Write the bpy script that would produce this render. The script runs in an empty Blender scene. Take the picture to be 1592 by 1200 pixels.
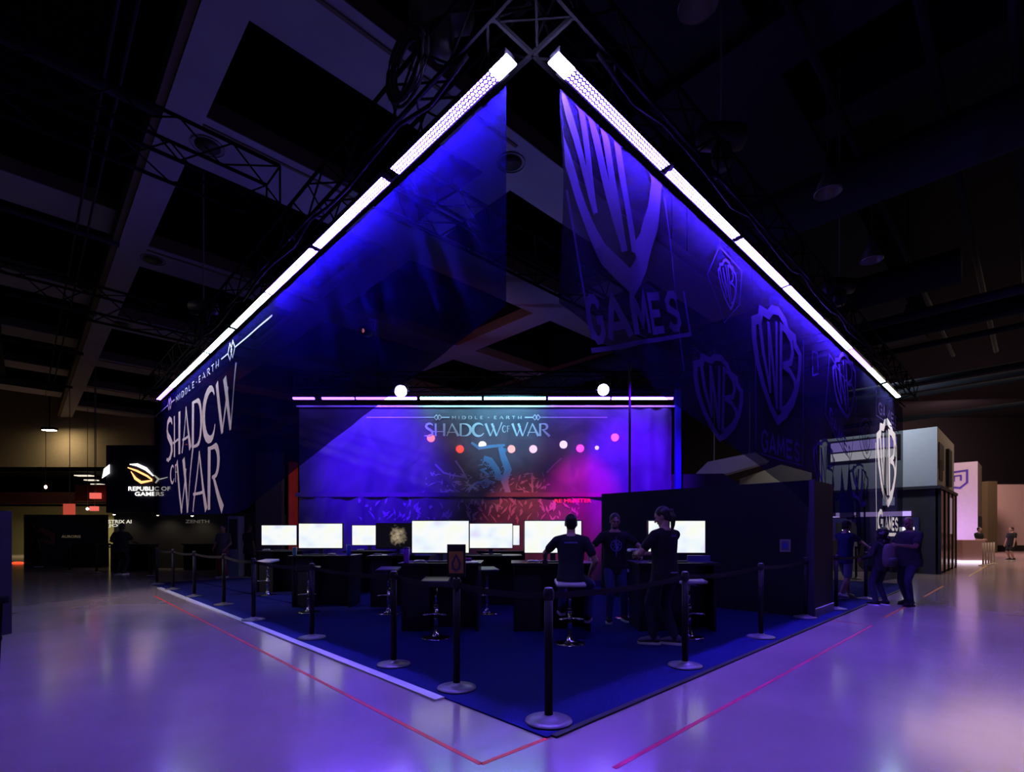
import bpy, bmesh, math, random
from mathutils import Vector, Matrix
random.seed(7)
PI = math.pi
SC = bpy.context.scene
COL = SC.collection

# ------------------------------------------------------------------ camera
F, CX, HY, EH = 788.6, 796.0, 828.0, 1.45
cam_d = bpy.data.cameras.new('camera')
cam_d.sensor_width = 36.0
cam_d.lens = F / 1592 * 36
cam_d.shift_y = (HY - 600) / 1592
cam_d.clip_start = 0.05
cam_d.clip_end = 300
cam = bpy.data.objects.new('camera', cam_d)
cam.location = (0, 0, EH)
cam.rotation_euler = (PI / 2, 0, 0)
COL.objects.link(cam)
SC.camera = cam
# ------------------------------------------------------------------ world, exposure
w = bpy.data.worlds.new('world')
w.use_nodes = True
w.node_tree.nodes['Background'].inputs[0].default_value = (0.25, 0.25, 0.4, 1)
w.node_tree.nodes['Background'].inputs[1].default_value = 0.0012
SC.world = w
SC.view_settings.view_transform = 'Standard'
SC.view_settings.look = 'None'
SC.view_settings.exposure = 0.0
SC.view_settings.gamma = 1.0
SC.view_settings.use_curve_mapping = False
SC.cycles.max_bounces = 5
SC.cycles.diffuse_bounces = 2
SC.cycles.glossy_bounces = 2
SC.cycles.transparent_max_bounces = 12
SC.cycles.sample_clamp_indirect = 4.0
SC.cycles.caustics_reflective = False
SC.cycles.caustics_refractive = False

# ------------------------------------------------------------------ booth frame of reference
U = Vector((0.7183, 0.6957, 0))       # along the booth's right edge
V = Vector((-0.6957, 0.7183, 0))      # along the booth's left edge
NR = Vector((0.6957, -0.7183, 0))     # outward from right side
NL = Vector((-0.7183, -0.6957, 0))    # outward from left side
T = Vector((0.157, 3.76, 0))          # truss corner on plan
CC = Vector((0.245, 3.57, 0))         # carpet corner on plan
ZL = 5.05                             # height of the LED bars

def at(px, py, Y):
    return Vector(((px - CX) / F * Y, Y, EH + (HY - py) / F * Y))
def flo(px, py):
    Y = EH * F / (py - HY)
    return Vector(((px - CX) / F * Y, Y, 0))
def onz(px, py, z):
    Y = (z - EH) * F / (HY - py)
    return Vector(((px - CX) / F * Y, Y, z))
def uv(u, v, z=0):
    return U * u + V * v + Vector((0, 0, z))
def onL(px, py):
    k = (px - CX) / F
    t = (k * T.y - T.x) / (V.x - k * V.y)
    Y = T.y + t * V.y
    return t, EH + (HY - py) / F * Y
def onR(px, py):
    k = (px - CX) / F
    t = (k * T.y - T.x) / (U.x - k * U.y)
    Y = T.y + t * U.y
    return t, EH + (HY - py) / F * Y

# ------------------------------------------------------------------ lights of the place (LED light falls from the bars themselves)
def area(name, loc, size, size_y, color, power, rot=None, aim=None, spread=None):
    d = bpy.data.lights.new(name, 'AREA')
    d.shape = 'RECTANGLE'
    d.size = size
    d.size_y = size_y
    d.color = color
    d.energy = power
    if spread:
        d.spread = spread
    o = bpy.data.objects.new(name, d)
    o.location = loc
    if aim is not None:
        o.rotation_euler = (Vector(aim) - Vector(loc)).to_track_quat('-Z', 'Y').to_euler()
    elif rot is not None:
        o.rotation_euler = rot
    COL.objects.link(o)
    return o
def spot(name, loc, aim, color, power, angle, blend=0.4, size=0.08):
    d = bpy.data.lights.new(name, 'SPOT')
    d.color = color
    d.energy = power
    d.spot_size = math.radians(angle)
    d.spot_blend = blend
    d.shadow_soft_size = size
    o = bpy.data.objects.new(name, d)
    o.location = loc
    o.rotation_euler = (Vector(aim) - Vector(loc)).to_track_quat('-Z', 'Y').to_euler()
    COL.objects.link(o)
    return o
BLUE = (0.17, 0.07, 1.0)
WHITE = (0.62, 0.85, 1.0)
K_LED = 310.0        # radiance of the LED bars
K_WHT = 34.0
# warm work lights of the hall, far right and far left
area('hall_lamp_light', (17, 17, 9.2), 6, 6, (1.0, 0.72, 0.5), 150, rot=(0, 0, 0))
area('hall_lamp_light', (30, 33, 9.0), 2, 2, (1.0, 0.55, 0.50), 1600, aim=(31, 40, 2.0))
area('hall_lamp_light', (24, 25, 9.0), 10, 10, (1.0, 0.70, 0.55), 900, rot=(0, 0, 0))
spot('banner_light', (-15.5, 6.5, 9.5), (-7.9, 11.3, 3.2), (1.0, 0.78, 0.86), 2600, 38, .6, .15)
spot('added_uplight', (-3.0, 10.5, 5.7), (-1.5, 19.5, 8.6), (1.0, 0.25, 0.25), 260, 60, .9, .1)  # red spot added to tint the centre coffer
spot('added_uplight', (-13.5, 21, 5.0), (-12.5, 24, 8.5), (1.0, 0.2, 0.12), 160, 80, .9, .1)  # second red spot, added to tint the left beams
spot('banner_light', (15.5, 7.5, 9.5), (9.6, 12.9, 3.0), (1.0, 0.95, 0.92), 4200, 22, .5, .15)
area('hall_lamp_light', (-7, -1.5, 9.2), 1.5, 1.5, (0.95, 0.8, 0.9), 14, rot=(0, 0, 0))

# ------------------------------------------------------------------ materials
MATS = {}
def mat(name, color=(0.5, 0.5, 0.5), rough=0.6, metal=0.0, emit=None, strength=0.0, var=0.08, scale=6.0, bump=0.0, spec=0.5, alpha=None):
    if name in MATS:
        return MATS[name]
    m = bpy.data.materials.new(name)
    m.use_nodes = True
    nt = m.node_tree
    b = nt.nodes['Principled BSDF']
    b.inputs['Roughness'].default_value = rough
    b.inputs['Metallic'].default_value = metal
    b.inputs['Specular IOR Level'].default_value = spec
    tc = nt.nodes.new('ShaderNodeTexCoord')
    no = nt.nodes.new('ShaderNodeTexNoise')
    no.inputs['Scale'].default_value = scale
    no.inputs['Detail'].default_value = 4
    nt.links.new(tc.outputs['Object'], no.inputs['Vector'])
    mx = nt.nodes.new('ShaderNodeMix')
    mx.data_type = 'RGBA'
    mx.inputs[6].default_value = tuple(c * (1 - var) for c in color) + (1,)
    mx.inputs[7].default_value = tuple(min(1, c * (1 + var)) for c in color) + (1,)
    nt.links.new(no.outputs['Fac'], mx.inputs[0])
    nt.links.new(mx.outputs[2], b.inputs['Base Color'])
    if bump:
        bp = nt.nodes.new('ShaderNodeBump')
        bp.inputs['Strength'].default_value = bump
        bp.inputs['Distance'].default_value = 0.02
        nt.links.new(no.outputs['Fac'], bp.inputs['Height'])
        nt.links.new(bp.outputs['Normal'], b.inputs['Normal'])
    if emit:
        b.inputs['Emission Color'].default_value = tuple(emit) + (1,)
        b.inputs['Emission Strength'].default_value = strength
    if alpha is not None:
        b.inputs['Alpha'].default_value = alpha
    MATS[name] = m
    return m

def mat_floor():
    m = bpy.data.materials.new('polished_concrete')
    m.use_nodes = True
    nt = m.node_tree
    N, L = nt.nodes, nt.links
    b = N['Principled BSDF']
    tc = N.new('ShaderNodeTexCoord')
    n1 = N.new('ShaderNodeTexNoise'); n1.inputs['Scale'].default_value = 0.7; n1.inputs['Detail'].default_value = 8
    n2 = N.new('ShaderNodeTexNoise'); n2.inputs['Scale'].default_value = 1.6; n2.inputs['Detail'].default_value = 6
    n3 = N.new('ShaderNodeTexVoronoi'); n3.inputs['Scale'].default_value = 2.3
    n4 = N.new('ShaderNodeTexNoise'); n4.inputs['Scale'].default_value = 26; n4.inputs['Detail'].default_value = 3
    for n in (n1, n2, n3, n4):
        L.new(tc.outputs['Object'], n.inputs['Vector'])
    cr = N.new('ShaderNodeValToRGB')
    cr.color_ramp.elements[0].position = 0.3; cr.color_ramp.elements[0].color = (0.32, 0.25, 0.26, 1)
    cr.color_ramp.elements[1].position = 0.75; cr.color_ramp.elements[1].color = (0.44, 0.35, 0.35, 1)
    L.new(n1.outputs['Fac'], cr.inputs['Fac'])
    # dark scuffs
    mr = N.new('ShaderNodeMapRange'); mr.inputs[1].default_value = 0.97; mr.inputs[2].default_value = 0.99
    L.new(n4.outputs['Fac'], mr.inputs[0])
    mx = N.new('ShaderNodeMix'); mx.data_type = 'RGBA'
    mx.inputs[7].default_value = (0.12, 0.1, 0.09, 1)
    L.new(cr.outputs['Color'], mx.inputs[6]); L.new(mr.outputs[0], mx.inputs[0])
    L.new(mx.outputs[2], b.inputs['Base Color'])
    b.inputs['Roughness'].default_value = 0.16
    bp = N.new('ShaderNodeBump'); bp.inputs['Strength'].default_value = 0.10; bp.inputs['Distance'].default_value = 0.02
    L.new(n1.outputs['Fac'], bp.inputs['Height']); L.new(bp.outputs['Normal'], b.inputs['Normal'])
    b.inputs['Specular IOR Level'].default_value = 0.5
    return m

def mat_scrim(name, color, trans, weave=True, translucent=0.35):
    m = bpy.data.materials.new(name)
    m.use_nodes = True
    nt = m.node_tree
    N, L = nt.nodes, nt.links
    N.remove(N['Principled BSDF'])
    out = N['Material Output']
    d = N.new('ShaderNodeBsdfDiffuse'); tl = N.new('ShaderNodeBsdfTranslucent')
    tr = N.new('ShaderNodeBsdfTransparent')
    tc = N.new('ShaderNodeTexCoord')
    no = N.new('ShaderNodeTexNoise'); no.inputs['Scale'].default_value = 1.3; no.inputs['Detail'].default_value = 5
    L.new(tc.outputs['Object'], no.inputs['Vector'])
    cm = N.new('ShaderNodeMix'); cm.data_type = 'RGBA'
    cm.inputs[6].default_value = tuple(c * 0.8 for c in color) + (1,)
    cm.inputs[7].default_value = tuple(min(1, c * 1.2) for c in color) + (1,)
    L.new(no.outputs['Fac'], cm.inputs[0])
    L.new(cm.outputs[2], d.inputs[0]); L.new(cm.outputs[2], tl.inputs[0])
    m1 = N.new('ShaderNodeMixShader'); m1.inputs[0].default_value = translucent
    L.new(d.outputs[0], m1.inputs[1]); L.new(tl.outputs[0], m1.inputs[2])
    m2 = N.new('ShaderNodeMixShader'); m2.inputs[0].default_value = trans
    L.new(m1.outputs[0], m2.inputs[1]); L.new(tr.outputs[0], m2.inputs[2])
    L.new(m2.outputs[0], out.inputs['Surface'])
    return m

def mat_led(name, color, hot, cold, nx=44.0, length=1.62):
    """bar lens: three staggered rows of round diodes; object x runs along the bar, y across"""
    m = bpy.data.materials.new(name)
    m.use_nodes = True
    nt = m.node_tree
    N, L = nt.nodes, nt.links
    N.remove(N['Principled BSDF'])
    tc = N.new('ShaderNodeTexCoord'); sp = N.new('ShaderNodeSeparateXYZ')
    L.new(tc.outputs['Object'], sp.inputs[0])
    def math_(op, a, b=None, c=None):
        n = N.new('ShaderNodeMath'); n.operation = op
        for i, v in enumerate((a, b, c)):
            if v is None: continue
            if isinstance(v, (int, float)): n.inputs[i].default_value = v
            else: L.new(v, n.inputs[i])
        return n.outputs[0]
    p = 0.031
    row = math_('FLOOR', math_('DIVIDE', math_('ADD', sp.outputs[1], 10.0155), p))
    xs = math_('ADD', math_('DIVIDE', sp.outputs[0], p * 1.3), math_('MULTIPLY', row, 0.5))
    fx = math_('SUBTRACT', math_('FRACT', math_('ADD', xs, 100.0)), 0.5)
    fy = math_('SUBTRACT', math_('FRACT', math_('DIVIDE', math_('ADD', sp.outputs[1], 10.0155), p)), 0.5)
    r = math_('SQRT', math_('ADD', math_('MULTIPLY', fx, fx), math_('MULTIPLY', fy, fy)))
    g = N.new('ShaderNodeMapRange'); g.inputs[1].default_value = 0.36; g.inputs[2].default_value = 0.30
    L.new(r, g.inputs[0])
    st = N.new('ShaderNodeMapRange'); st.inputs[3].default_value = cold; st.inputs[4].default_value = hot
    L.new(g.outputs[0], st.inputs[0])
    e = N.new('ShaderNodeEmission'); e.inputs[0].default_value = tuple(color) + (1,)
    L.new(st.outputs[0], e.inputs[1])
    L.new(e.outputs[0], N['Material Output'].inputs['Surface'])
    return m

def mat_screen(name, seed):
    m = bpy.data.materials.new(name)
    m.use_nodes = True
    nt = m.node_tree
    N, L = nt.nodes, nt.links
    b = N['Principled BSDF']
    b.inputs['Base Color'].default_value = (0.02, 0.02, 0.02, 1)
    b.inputs['Roughness'].default_value = 0.3
    tc = N.new('ShaderNodeTexCoord'); mp = N.new('ShaderNodeMapping')
    mp.inputs['Location'].default_value = (seed, seed * 2, 0)
    no = N.new('ShaderNodeTexNoise'); no.inputs['Scale'].default_value = 3.0; no.inputs['Detail'].default_value = 1
    L.new(tc.outputs['Object'], mp.inputs['Vector']); L.new(mp.outputs[0], no.inputs['Vector'])
    cr = N.new('ShaderNodeValToRGB')
    e = cr.color_ramp.elements
    e[0].position = 0.25; e[0].color = (0.78, 0.72, 1, 1)
    e[1].position = 0.8; e[1].color = (0.95, 1, 0.72, 1)
    x = e.new(0.5); x.color = (0.98, 1.0, 1.0, 1)
    x = e.new(0.38); x.color = (0.86, 0.95, 1.0, 1)
    L.new(no.outputs['Fac'], cr.inputs['Fac'])
    L.new(cr.outputs['Color'], b.inputs['Emission Color'])
    b.inputs['Emission Strength'].default_value = 0.97
    return m

M_FLOOR = mat_floor()
M_BLACK = mat('matte_black', (0.012, 0.012, 0.014), 0.55)
M_TRUSS = mat('black_truss_tube', (0.003, 0.003, 0.004), 0.9, spec=0.08)
M_DARK = mat('shaded_ceiling_dark', (0.006, 0.006, 0.010), 0.9, spec=0.1)  # near-black: the slab's lack of light is put into its colour
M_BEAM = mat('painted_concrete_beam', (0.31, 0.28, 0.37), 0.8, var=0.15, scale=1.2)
M_CARPET = mat('navy_carpet', (0.016, 0.021, 0.14), 0.95, var=0.35, scale=60, bump=0.3, spec=0.05)
M_WHITE = mat('white_vinyl', (0.75, 0.76, 0.8), 0.45)
M_TAPE_R = mat('red_floor_tape', (0.9, 0.04, 0.05), 0.4)
M_TAPE_P = mat('pink_floor_tape', (0.9, 0.015, 0.16), 0.4)
M_TAPE_O = mat('orange_floor_tape', (0.9, 0.18, 0.05), 0.4)
M_TAPE_Y = mat('yellow_floor_tape', (0.7, 0.5, 0.05), 0.4)
M_CHROME = mat('chrome', (0.8, 0.8, 0.82), 0.14, 1.0, var=0.02)
M_SEAT = mat('white_stool_vinyl', (0.75, 0.7, 0.75), 0.4)
M_DESK = mat('black_laminate', (0.010, 0.010, 0.012), 0.35, var=0.1)
M_WALLB = mat('black_painted_panel', (0.010, 0.011, 0.018), 0.5)
M_GREY = mat('grey_plastic', (0.2, 0.2, 0.22), 0.5)
M_BLUEP = mat('blue_plastic', (0.05, 0.12, 0.6), 0.4)
M_POSTW = mat('white_plastic', (0.8, 0.8, 0.8), 0.35)
M_LETTER = mat('white_print', (0.85, 0.80, 0.85), 0.7)

# ------------------------------------------------------------------ mesh helpers
def link(o, parent=None):
    COL.objects.link(o)
    if parent is not None:
        o.parent = parent
    return o
def tag(o, label=None, cat=None, group=None, kind=None):
    if label: o['label'] = label
    if cat: o['category'] = cat
    if group: o['group'] = group
    if kind: o['kind'] = kind
    return o
def empty(name, loc=(0, 0, 0), rz=0.0, label=None, cat=None, group=None, kind=None):
    o = bpy.data.objects.new(name, None)
    o.location = loc
    o.rotation_euler = (0, 0, rz)
    o.empty_display_size = 0.1
    COL.objects.link(o)
    return tag(o, label, cat, group, kind)
def obj(name, bm, m, parent=None, smooth=False, loc=None):
    me = bpy.data.meshes.new(name)
    if smooth:
        for f in bm.faces: f.smooth = True
    bm.normal_update()
    bm.to_mesh(me)
    bm.free()
    if isinstance(m, (list, tuple)):
        for x in m: me.materials.append(x)
    else:
        me.materials.append(m)
    o = bpy.data.objects.new(name, me)
    if loc is not None: o.location = loc
    return link(o, parent)
def struct(name, bm, m):
    o = obj(name, bm, m)
    o['kind'] = 'structure'
    return o
def NB():
    return bmesh.new()
def frame(origin, ax, ay, az=Vector((0, 0, 1))):
    M = Matrix.Identity(4)
    for i in range(3):
        M[i][0] = ax[i]; M[i][1] = ay[i]; M[i][2] = az[i]; M[i][3] = origin[i]
    return M
def box(bm, x0, x1, y0, y1, z0, z1, M=None, bevel=0.0, mi=0):
    vs = [bm.verts.new((x, y, z)) for z in (z0, z1) for x, y in ((x0, y0), (x1, y0), (x1, y1), (x0, y1))]
    fs = [bm.faces.new([vs[i] for i in q]) for q in ((3, 2, 1, 0), (4, 5, 6, 7), (0, 1, 5, 4), (1, 2, 6, 5), (2, 3, 7, 6), (3, 0, 4, 7))]
    for f in fs: f.material_index = mi
    if bevel:
        es = list({e for f in fs for e in f.edges})
        r = bmesh.ops.bevel(bm, geom=es, offset=bevel, segments=2, affect='EDGES', profile=0.6)
        vs = list({v for f in r['faces'] for v in f.verts} | {v for v in vs if v.is_valid})
    if M is not None:
        for v in vs: v.co = M @ v.co
    return fs
def tube(bm, pts, r, n=6, closed=False, r2=None):
    pts = [Vector(p) for p in pts]
    rings = []
    k = len(pts)
    for i, p in enumerate(pts):
        if closed:
            d = pts[(i + 1) % k] - pts[i - 1]
        else:
            d = pts[min(i + 1, k - 1)] - pts[max(i - 1, 0)]
        d.normalize()
        a = d.orthogonal().normalized() if abs(d.z) > 0.9 else d.cross(Vector((0, 0, 1))).normalized()
        b = d.cross(a).normalized()
        if rings and abs(d.z) > 0.9:
            a = pa - d * pa.dot(d)
            a = a.normalized() if a.length > 1e-4 else d.orthogonal().normalized()
            b = d.cross(a)
        pa = a
        rr = r if r2 is None else r + (r2 - r) * i / max(1, k - 1)
        rings.append([bm.verts.new(p + (a * math.cos(t) + b * math.sin(t)) * rr) for t in [2 * PI * j / n for j in range(n)]])
    m = k if closed else k - 1
    for i in range(m):
        A, B = rings[i], rings[(i + 1) % k]
        for j in range(n):
            bm.faces.new((A[j], A[(j + 1) % n], B[(j + 1) % n], B[j]))
    if not closed:
        bm.faces.new(rings[0][::-1]); bm.faces.new(rings[-1])
def lathe(bm, prof, n=24, c=(0, 0, 0), M=None, cap=True):
    rings = []
    for r, z in prof:
        rings.append([Vector((c[0] + r * math.cos(2 * PI * j / n), c[1] + r * math.sin(2 * PI * j / n), c[2] + z)) for j in range(n)])
    if M is not None:
        rings = [[M @ v for v in R] for R in rings]
    rings = [[bm.verts.new(v) for v in R] for R in rings]
    for A, B in zip(rings, rings[1:]):
        for j in range(n):
            bm.faces.new((A[j], A[(j + 1) % n], B[(j + 1) % n], B[j]))
    if cap:
        bm.faces.new(rings[0][::-1]); bm.faces.new(rings[-1])
def loft(bm, secs, n=16, cap=True):
    """secs: (center, half-width vector, half-depth vector)"""
    rings = [[bm.verts.new(Vector(c) + Vector(a) * math.cos(2 * PI * j / n) + Vector(b) * math.sin(2 * PI * j / n)) for j in range(n)] for c, a, b in secs]
    for A, B in zip(rings, rings[1:]):
        for j in range(n):
            bm.faces.new((A[j], A[(j + 1) % n], B[(j + 1) % n], B[j]))
    if cap:
        bm.faces.new(rings[0][::-1]); bm.faces.new(rings[-1])
def capsule(bm, a, b, ra, rb, n=10):
    a = Vector(a); b = Vector(b)
    d = (b - a)
    if d.length < 1e-5: d = Vector((0, 0, 1e-4))
    d.normalize()
    x = d.orthogonal().normalized(); y = d.cross(x)
    secs = []
    for i in range(4):
        th = PI / 2 * (1 - i / 3.0)
        c = math.cos(th) if i else 0.08
        secs.append((a - d * ra * math.sin(th), x * ra * c, y * ra * c))
    for i in range(4):
        th = PI / 2 * i / 3.0
        c = math.cos(th) if i < 3 else 0.08
        secs.append((b + d * rb * math.sin(th), x * rb * c, y * rb * c))
    loft(bm, secs, n)
def ellip(bm, c, rx, ry, rz, M=None, n=16, k=10):
    secs = []
    for i in range(k + 1):
        th = -PI / 2 + PI * i / k
        cc = max(0.03, math.cos(th))
        secs.append((Vector((0, 0, rz * math.sin(th))), Vector((rx * cc, 0, 0)), Vector((0, ry * cc, 0))))
    R = M.to_3x3() if M is not None else Matrix.Identity(3)
    loft(bm, [(Vector(c) + R @ p, R @ a, R @ b) for p, a, b in secs], n)
def ribbon(bm, pts, w, f, closed=False, step=None, mi=0):
    """flat stroke with mitred joins in 2D, mapped to 3D by f(x, y); w is a number or a list per point"""
    pts = [Vector((p[0], p[1])) for p in pts]
    k = len(pts)
    ws = [w] * k if isinstance(w, (int, float)) else list(w)
    if step:
        q, qw = [], []
        for i in range(k if closed else k - 1):
            a, b = pts[i], pts[(i + 1) % k]
            m = max(1, int(math.ceil((b - a).length / step)))
            for j in range(m):
                q.append(a.lerp(b, j / m)); qw.append(ws[i] + (ws[(i + 1) % k] - ws[i]) * j / m)
        if not closed:
            q.append(pts[-1]); qw.append(ws[-1])
        pts, ws, k = q, qw, len(q)
    L_, R_ = [], []
    for i in range(k):
        if closed or 0 < i < k - 1:
            d0 = (pts[i] - pts[i - 1]).normalized(); d1 = (pts[(i + 1) % k] - pts[i]).normalized()
        elif i == 0:
            d0 = d1 = (pts[1] - pts[0]).normalized()
        else:
            d0 = d1 = (pts[-1] - pts[-2]).normalized()
        n0 = Vector((-d0.y, d0.x)); n1 = Vector((-d1.y, d1.x))
        n = n0 + n1
        if n.length < 0.3: n = n0
        n.normalize()
        s = min(1.6, 1 / max(0.4, n.dot(n0)))
        h = ws[i] / 2 * s
        L_.append(bm.verts.new(f(*(pts[i] + n * h)))); R_.append(bm.verts.new(f(*(pts[i] - n * h))))
    for i in range(k if closed else k - 1):
        j = (i + 1) % k
        fc = bm.faces.new((R_[i], R_[j], L_[j], L_[i]))
        fc.material_index = mi
def arc(cx, cy, rx, ry, a0, a1, n=10):
    return [(cx + rx * math.cos(math.radians(a0 + (a1 - a0) * i / n)), cy + ry * math.sin(math.radians(a0 + (a1 - a0) * i / n))) for i in range(n + 1)]
def textmesh(body, f, x0, x1, y0, y1, bm, bold=0.0, shear=0.0, spacing=1.0, mirror=False):
    c = bpy.data.curves.new('text', 'FONT')
    c.body = body; c.size = 1; c.offset = min(bold, .015); c.shear = shear; c.space_character = spacing
    c.resolution_u = 3
    o = bpy.data.objects.new('text', c)
    COL.objects.link(o)
    bpy.context.view_layer.update()
    me = bpy.data.meshes.new_from_object(o.evaluated_get(bpy.context.evaluated_depsgraph_get()))
    bpy.data.objects.remove(o)
    xs = [v.co.x for v in me.vertices]; ys = [v.co.y for v in me.vertices]
    ax, bx, ay, by = min(xs), max(xs), min(ys), max(ys)
    vs = []
    for v in me.vertices:
        s = (v.co.x - ax) / (bx - ax)
        if mirror: s = 1 - s
        vs.append(bm.verts.new(f(x0 + (x1 - x0) * s, y0 + (y1 - y0) * (v.co.y - ay) / (by - ay))))
    for p in me.polygons:
        try: bm.faces.new([vs[i] for i in p.vertices])
        except ValueError: pass
    bpy.data.meshes.remove(me)
def wire_up(o, p):
    p = Vector(p)
    b = bmesh.new(); tube(b, [p, Vector((p.x, p.y, 10.5))], 0.012, 5)
    obj('hanging_wire', b, M_GREY, o)
    return o
def copytree(o, parent=None):
    c = o.copy()
    COL.objects.link(c)
    if parent is not None: c.parent = parent
    for ch in list(o.children):
        copytree(ch, c)
    return c

# ================================================================== THE SETTING
bm = NB(); box(bm, -45, 45, -10, 60, -0.12, 0.0)
struct('floor', bm, M_FLOOR)
bm = NB(); box(bm, -45, 45, -10, 60, 10.5, 10.7)
struct('ceiling', bm, M_DARK)
M_FAR = mat('far_hall_wall_paint', (0.50, 0.40, 0.36), 0.9)
M_FARD = mat('dark_wall_paint', (0.006, 0.0055, 0.007), 0.9, spec=.1)
bm = NB(); box(bm, 12, 45, 40, 40.3, 0, 5.3)
struct('wall_back', bm, M_FAR)
bm = NB(); box(bm, 12, 45, 39.9, 40.3, 5.3, 10.5)
struct('trim_1', bm, M_FARD)
bm = NB(); box(bm, 12, 45, 39.93, 39.999, 0, 0.45)
struct('baseboard_back', bm, M_BLACK)
M_OLIVE = mat('olive_wall_paint', (0.34, 0.27, 0.16), 0.9, var=0.15)
bm = NB(); box(bm, -45, 12, 40, 40.3, 0, 10.5)
struct('wall_left', bm, M_FARD)
bm = NB(); box(bm, 45, 45.3, -10, 60, 0, 10.5)
struct('wall_right', bm, M_FARD)

# coffered ceiling: beams along V and cross beams along U, bottoms at 8.5 m
ZB = 8.5
vb = [(1.72, 2.26), (6.5, 7.24), (11.85, 12.65), (17.1, 17.9), (-3.6, -2.9), (-9, -8.3)]
ub = [(6.38, 7.53), (9.80, 11.24), (15.2, 16.5), (20.8, 22.2), (26.4, 27.7), (31.7, 33.0), (37, 38.4)]
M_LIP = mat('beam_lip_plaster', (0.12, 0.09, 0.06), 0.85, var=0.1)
def uvbox(bm, u0, u1, v0, v1, z0, z1, mi=0):
    box(bm, u0, u1, v0, v1, z0, z1, frame(Vector((0, 0, 0)), U, V), mi=mi)
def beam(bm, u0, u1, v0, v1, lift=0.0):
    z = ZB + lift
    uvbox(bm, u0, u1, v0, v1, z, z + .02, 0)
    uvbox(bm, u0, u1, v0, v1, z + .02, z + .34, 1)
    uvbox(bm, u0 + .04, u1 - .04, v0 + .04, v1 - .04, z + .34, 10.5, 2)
for i, (u0, u1) in enumerate(vb):
    bm = NB()
    v0, v1 = (-8, 46) if u0 < 5 else (6.38, 46)
    beam(bm, u0, u1, v0, v1)
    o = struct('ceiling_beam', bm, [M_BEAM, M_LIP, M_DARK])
    o['label'] = ['pale concrete ceiling beam running away over the left aisle'][0] if i == 0 else 'pale concrete ceiling beam over the hall'
for i, (v0, v1) in enumerate(ub):
    bm = NB()
    u0, u1 = vb[0][1], 24 
    prev = u0
    for (a, b_) in vb[1:4]:
        beam(bm, prev, a, v0, v1)
        prev = b_
    if v0 > 12:
        beam(bm, vb[4][1], vb[0][0], v0, v1, 0.6)
    uvbox(bm, vb[0][1], vb[1][0], v0 + 0.18, v0 + 0.24, ZB - 0.02, ZB, 1)
    struct('ceiling_crossbeam', bm, [M_BEAM, M_LIP, M_DARK])
bm = NB()
uvbox(bm, 1.60, 1.72, -8, 46, ZB + 0.05, ZB + 0.4)
struct('ceiling_trim', bm, M_LIP)

# recessed can lights (off) in the beam crossings
M_CAN = mat('recessed_can_metal', (0.10, 0.08, 0.06), 0.6)
cans = [(2.05, 6.95, 'nearest crossing of the pale beams, top left'), (2.45, 10.5, 'crossing below the lattice truss, upper left'), (2.45, 15.85, 'third crossing along the left beam'),
        (6.7, 6.95, 'beam end seen between the two mesh banners'), (2.45, 21.5, 'fourth crossing along the left beam')]
for u, v, t in cans:
    r = empty('recessed_light', uv(u, v, ZB), 0, 'unlit recessed ceiling downlight at the ' + t, 'ceiling light', 'recessed ceiling lights')
    bm = NB(); lathe(bm, [(0.27, -0.02), (0.27, 0.01), (0.21, 0.01), (0.21, -0.02)], 24, cap=False); obj('trim_ring', bm, M_CAN, r, True)
    bm = NB(); lathe(bm, [(0.21, -0.012), (0.205, -0.006), (0.02, -0.006)], 24); obj('reflector', bm, M_BLACK, r, True)

# ducts and conduits overhead
def conduit(pts, r, name, label, m, group=None, cat='pipe', n=10):
    bm = NB(); tube(bm, pts, r, n)
    o = obj(name, bm, m, None, True)
    return tag(o, label, cat, group)
M_PIPE = mat('grey_painted_pipe', (0.03, 0.032, 0.038), 0.9, spec=0.1)
M_DUCT_SHADE = mat('duct_metal_shaded_beam', (0.018, 0.020, 0.026), 0.95, spec=0.04)  # metal of the ducts; also stands for shade on the right beams
conduit([uv(1.04, -4, 8.0), uv(1.04, 30, 8.0)], 0.022, 'conduit', 'thin grey conduit nearer the pale beam, of the pair running away at upper left', M_PIPE)
conduit([uv(0.86, -4, 8.0), uv(0.86, 30, 8.0)], 0.022, 'conduit', 'thin grey conduit farther from the pale beam, of the pair running away at upper left', M_PIPE)
conduit([uv(-0.6, -2, 8.9), uv(-0.6, 34, 8.9)], 0.09, 'ceiling_pipe', 'thick dark pipe running beside the conduits at upper left', M_DUCT_SHADE)
conduit([uv(-2.0, -2, 8.3), uv(-2.0, 34, 8.3)], 0.06, 'ceiling_pipe', 'dark pipe at the far upper left edge of the hall', M_DUCT_SHADE)
for i, v in enumerate((5.2, 9.0, 13.5, 18.0, 22.0, 27.0)):
    conduit([uv(-9, v, 7.7 - 0.08 * i), uv(1.5, v, 7.7 - 0.08 * i)], 0.05, 'cross_pipe', ['nearest', 'second', 'third', 'fourth', 'fifth', 'farthest'][i] + ' dark cross pipe left of the long pale beam', M_DUCT_SHADE, 'cross pipes over the left aisle')
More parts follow.
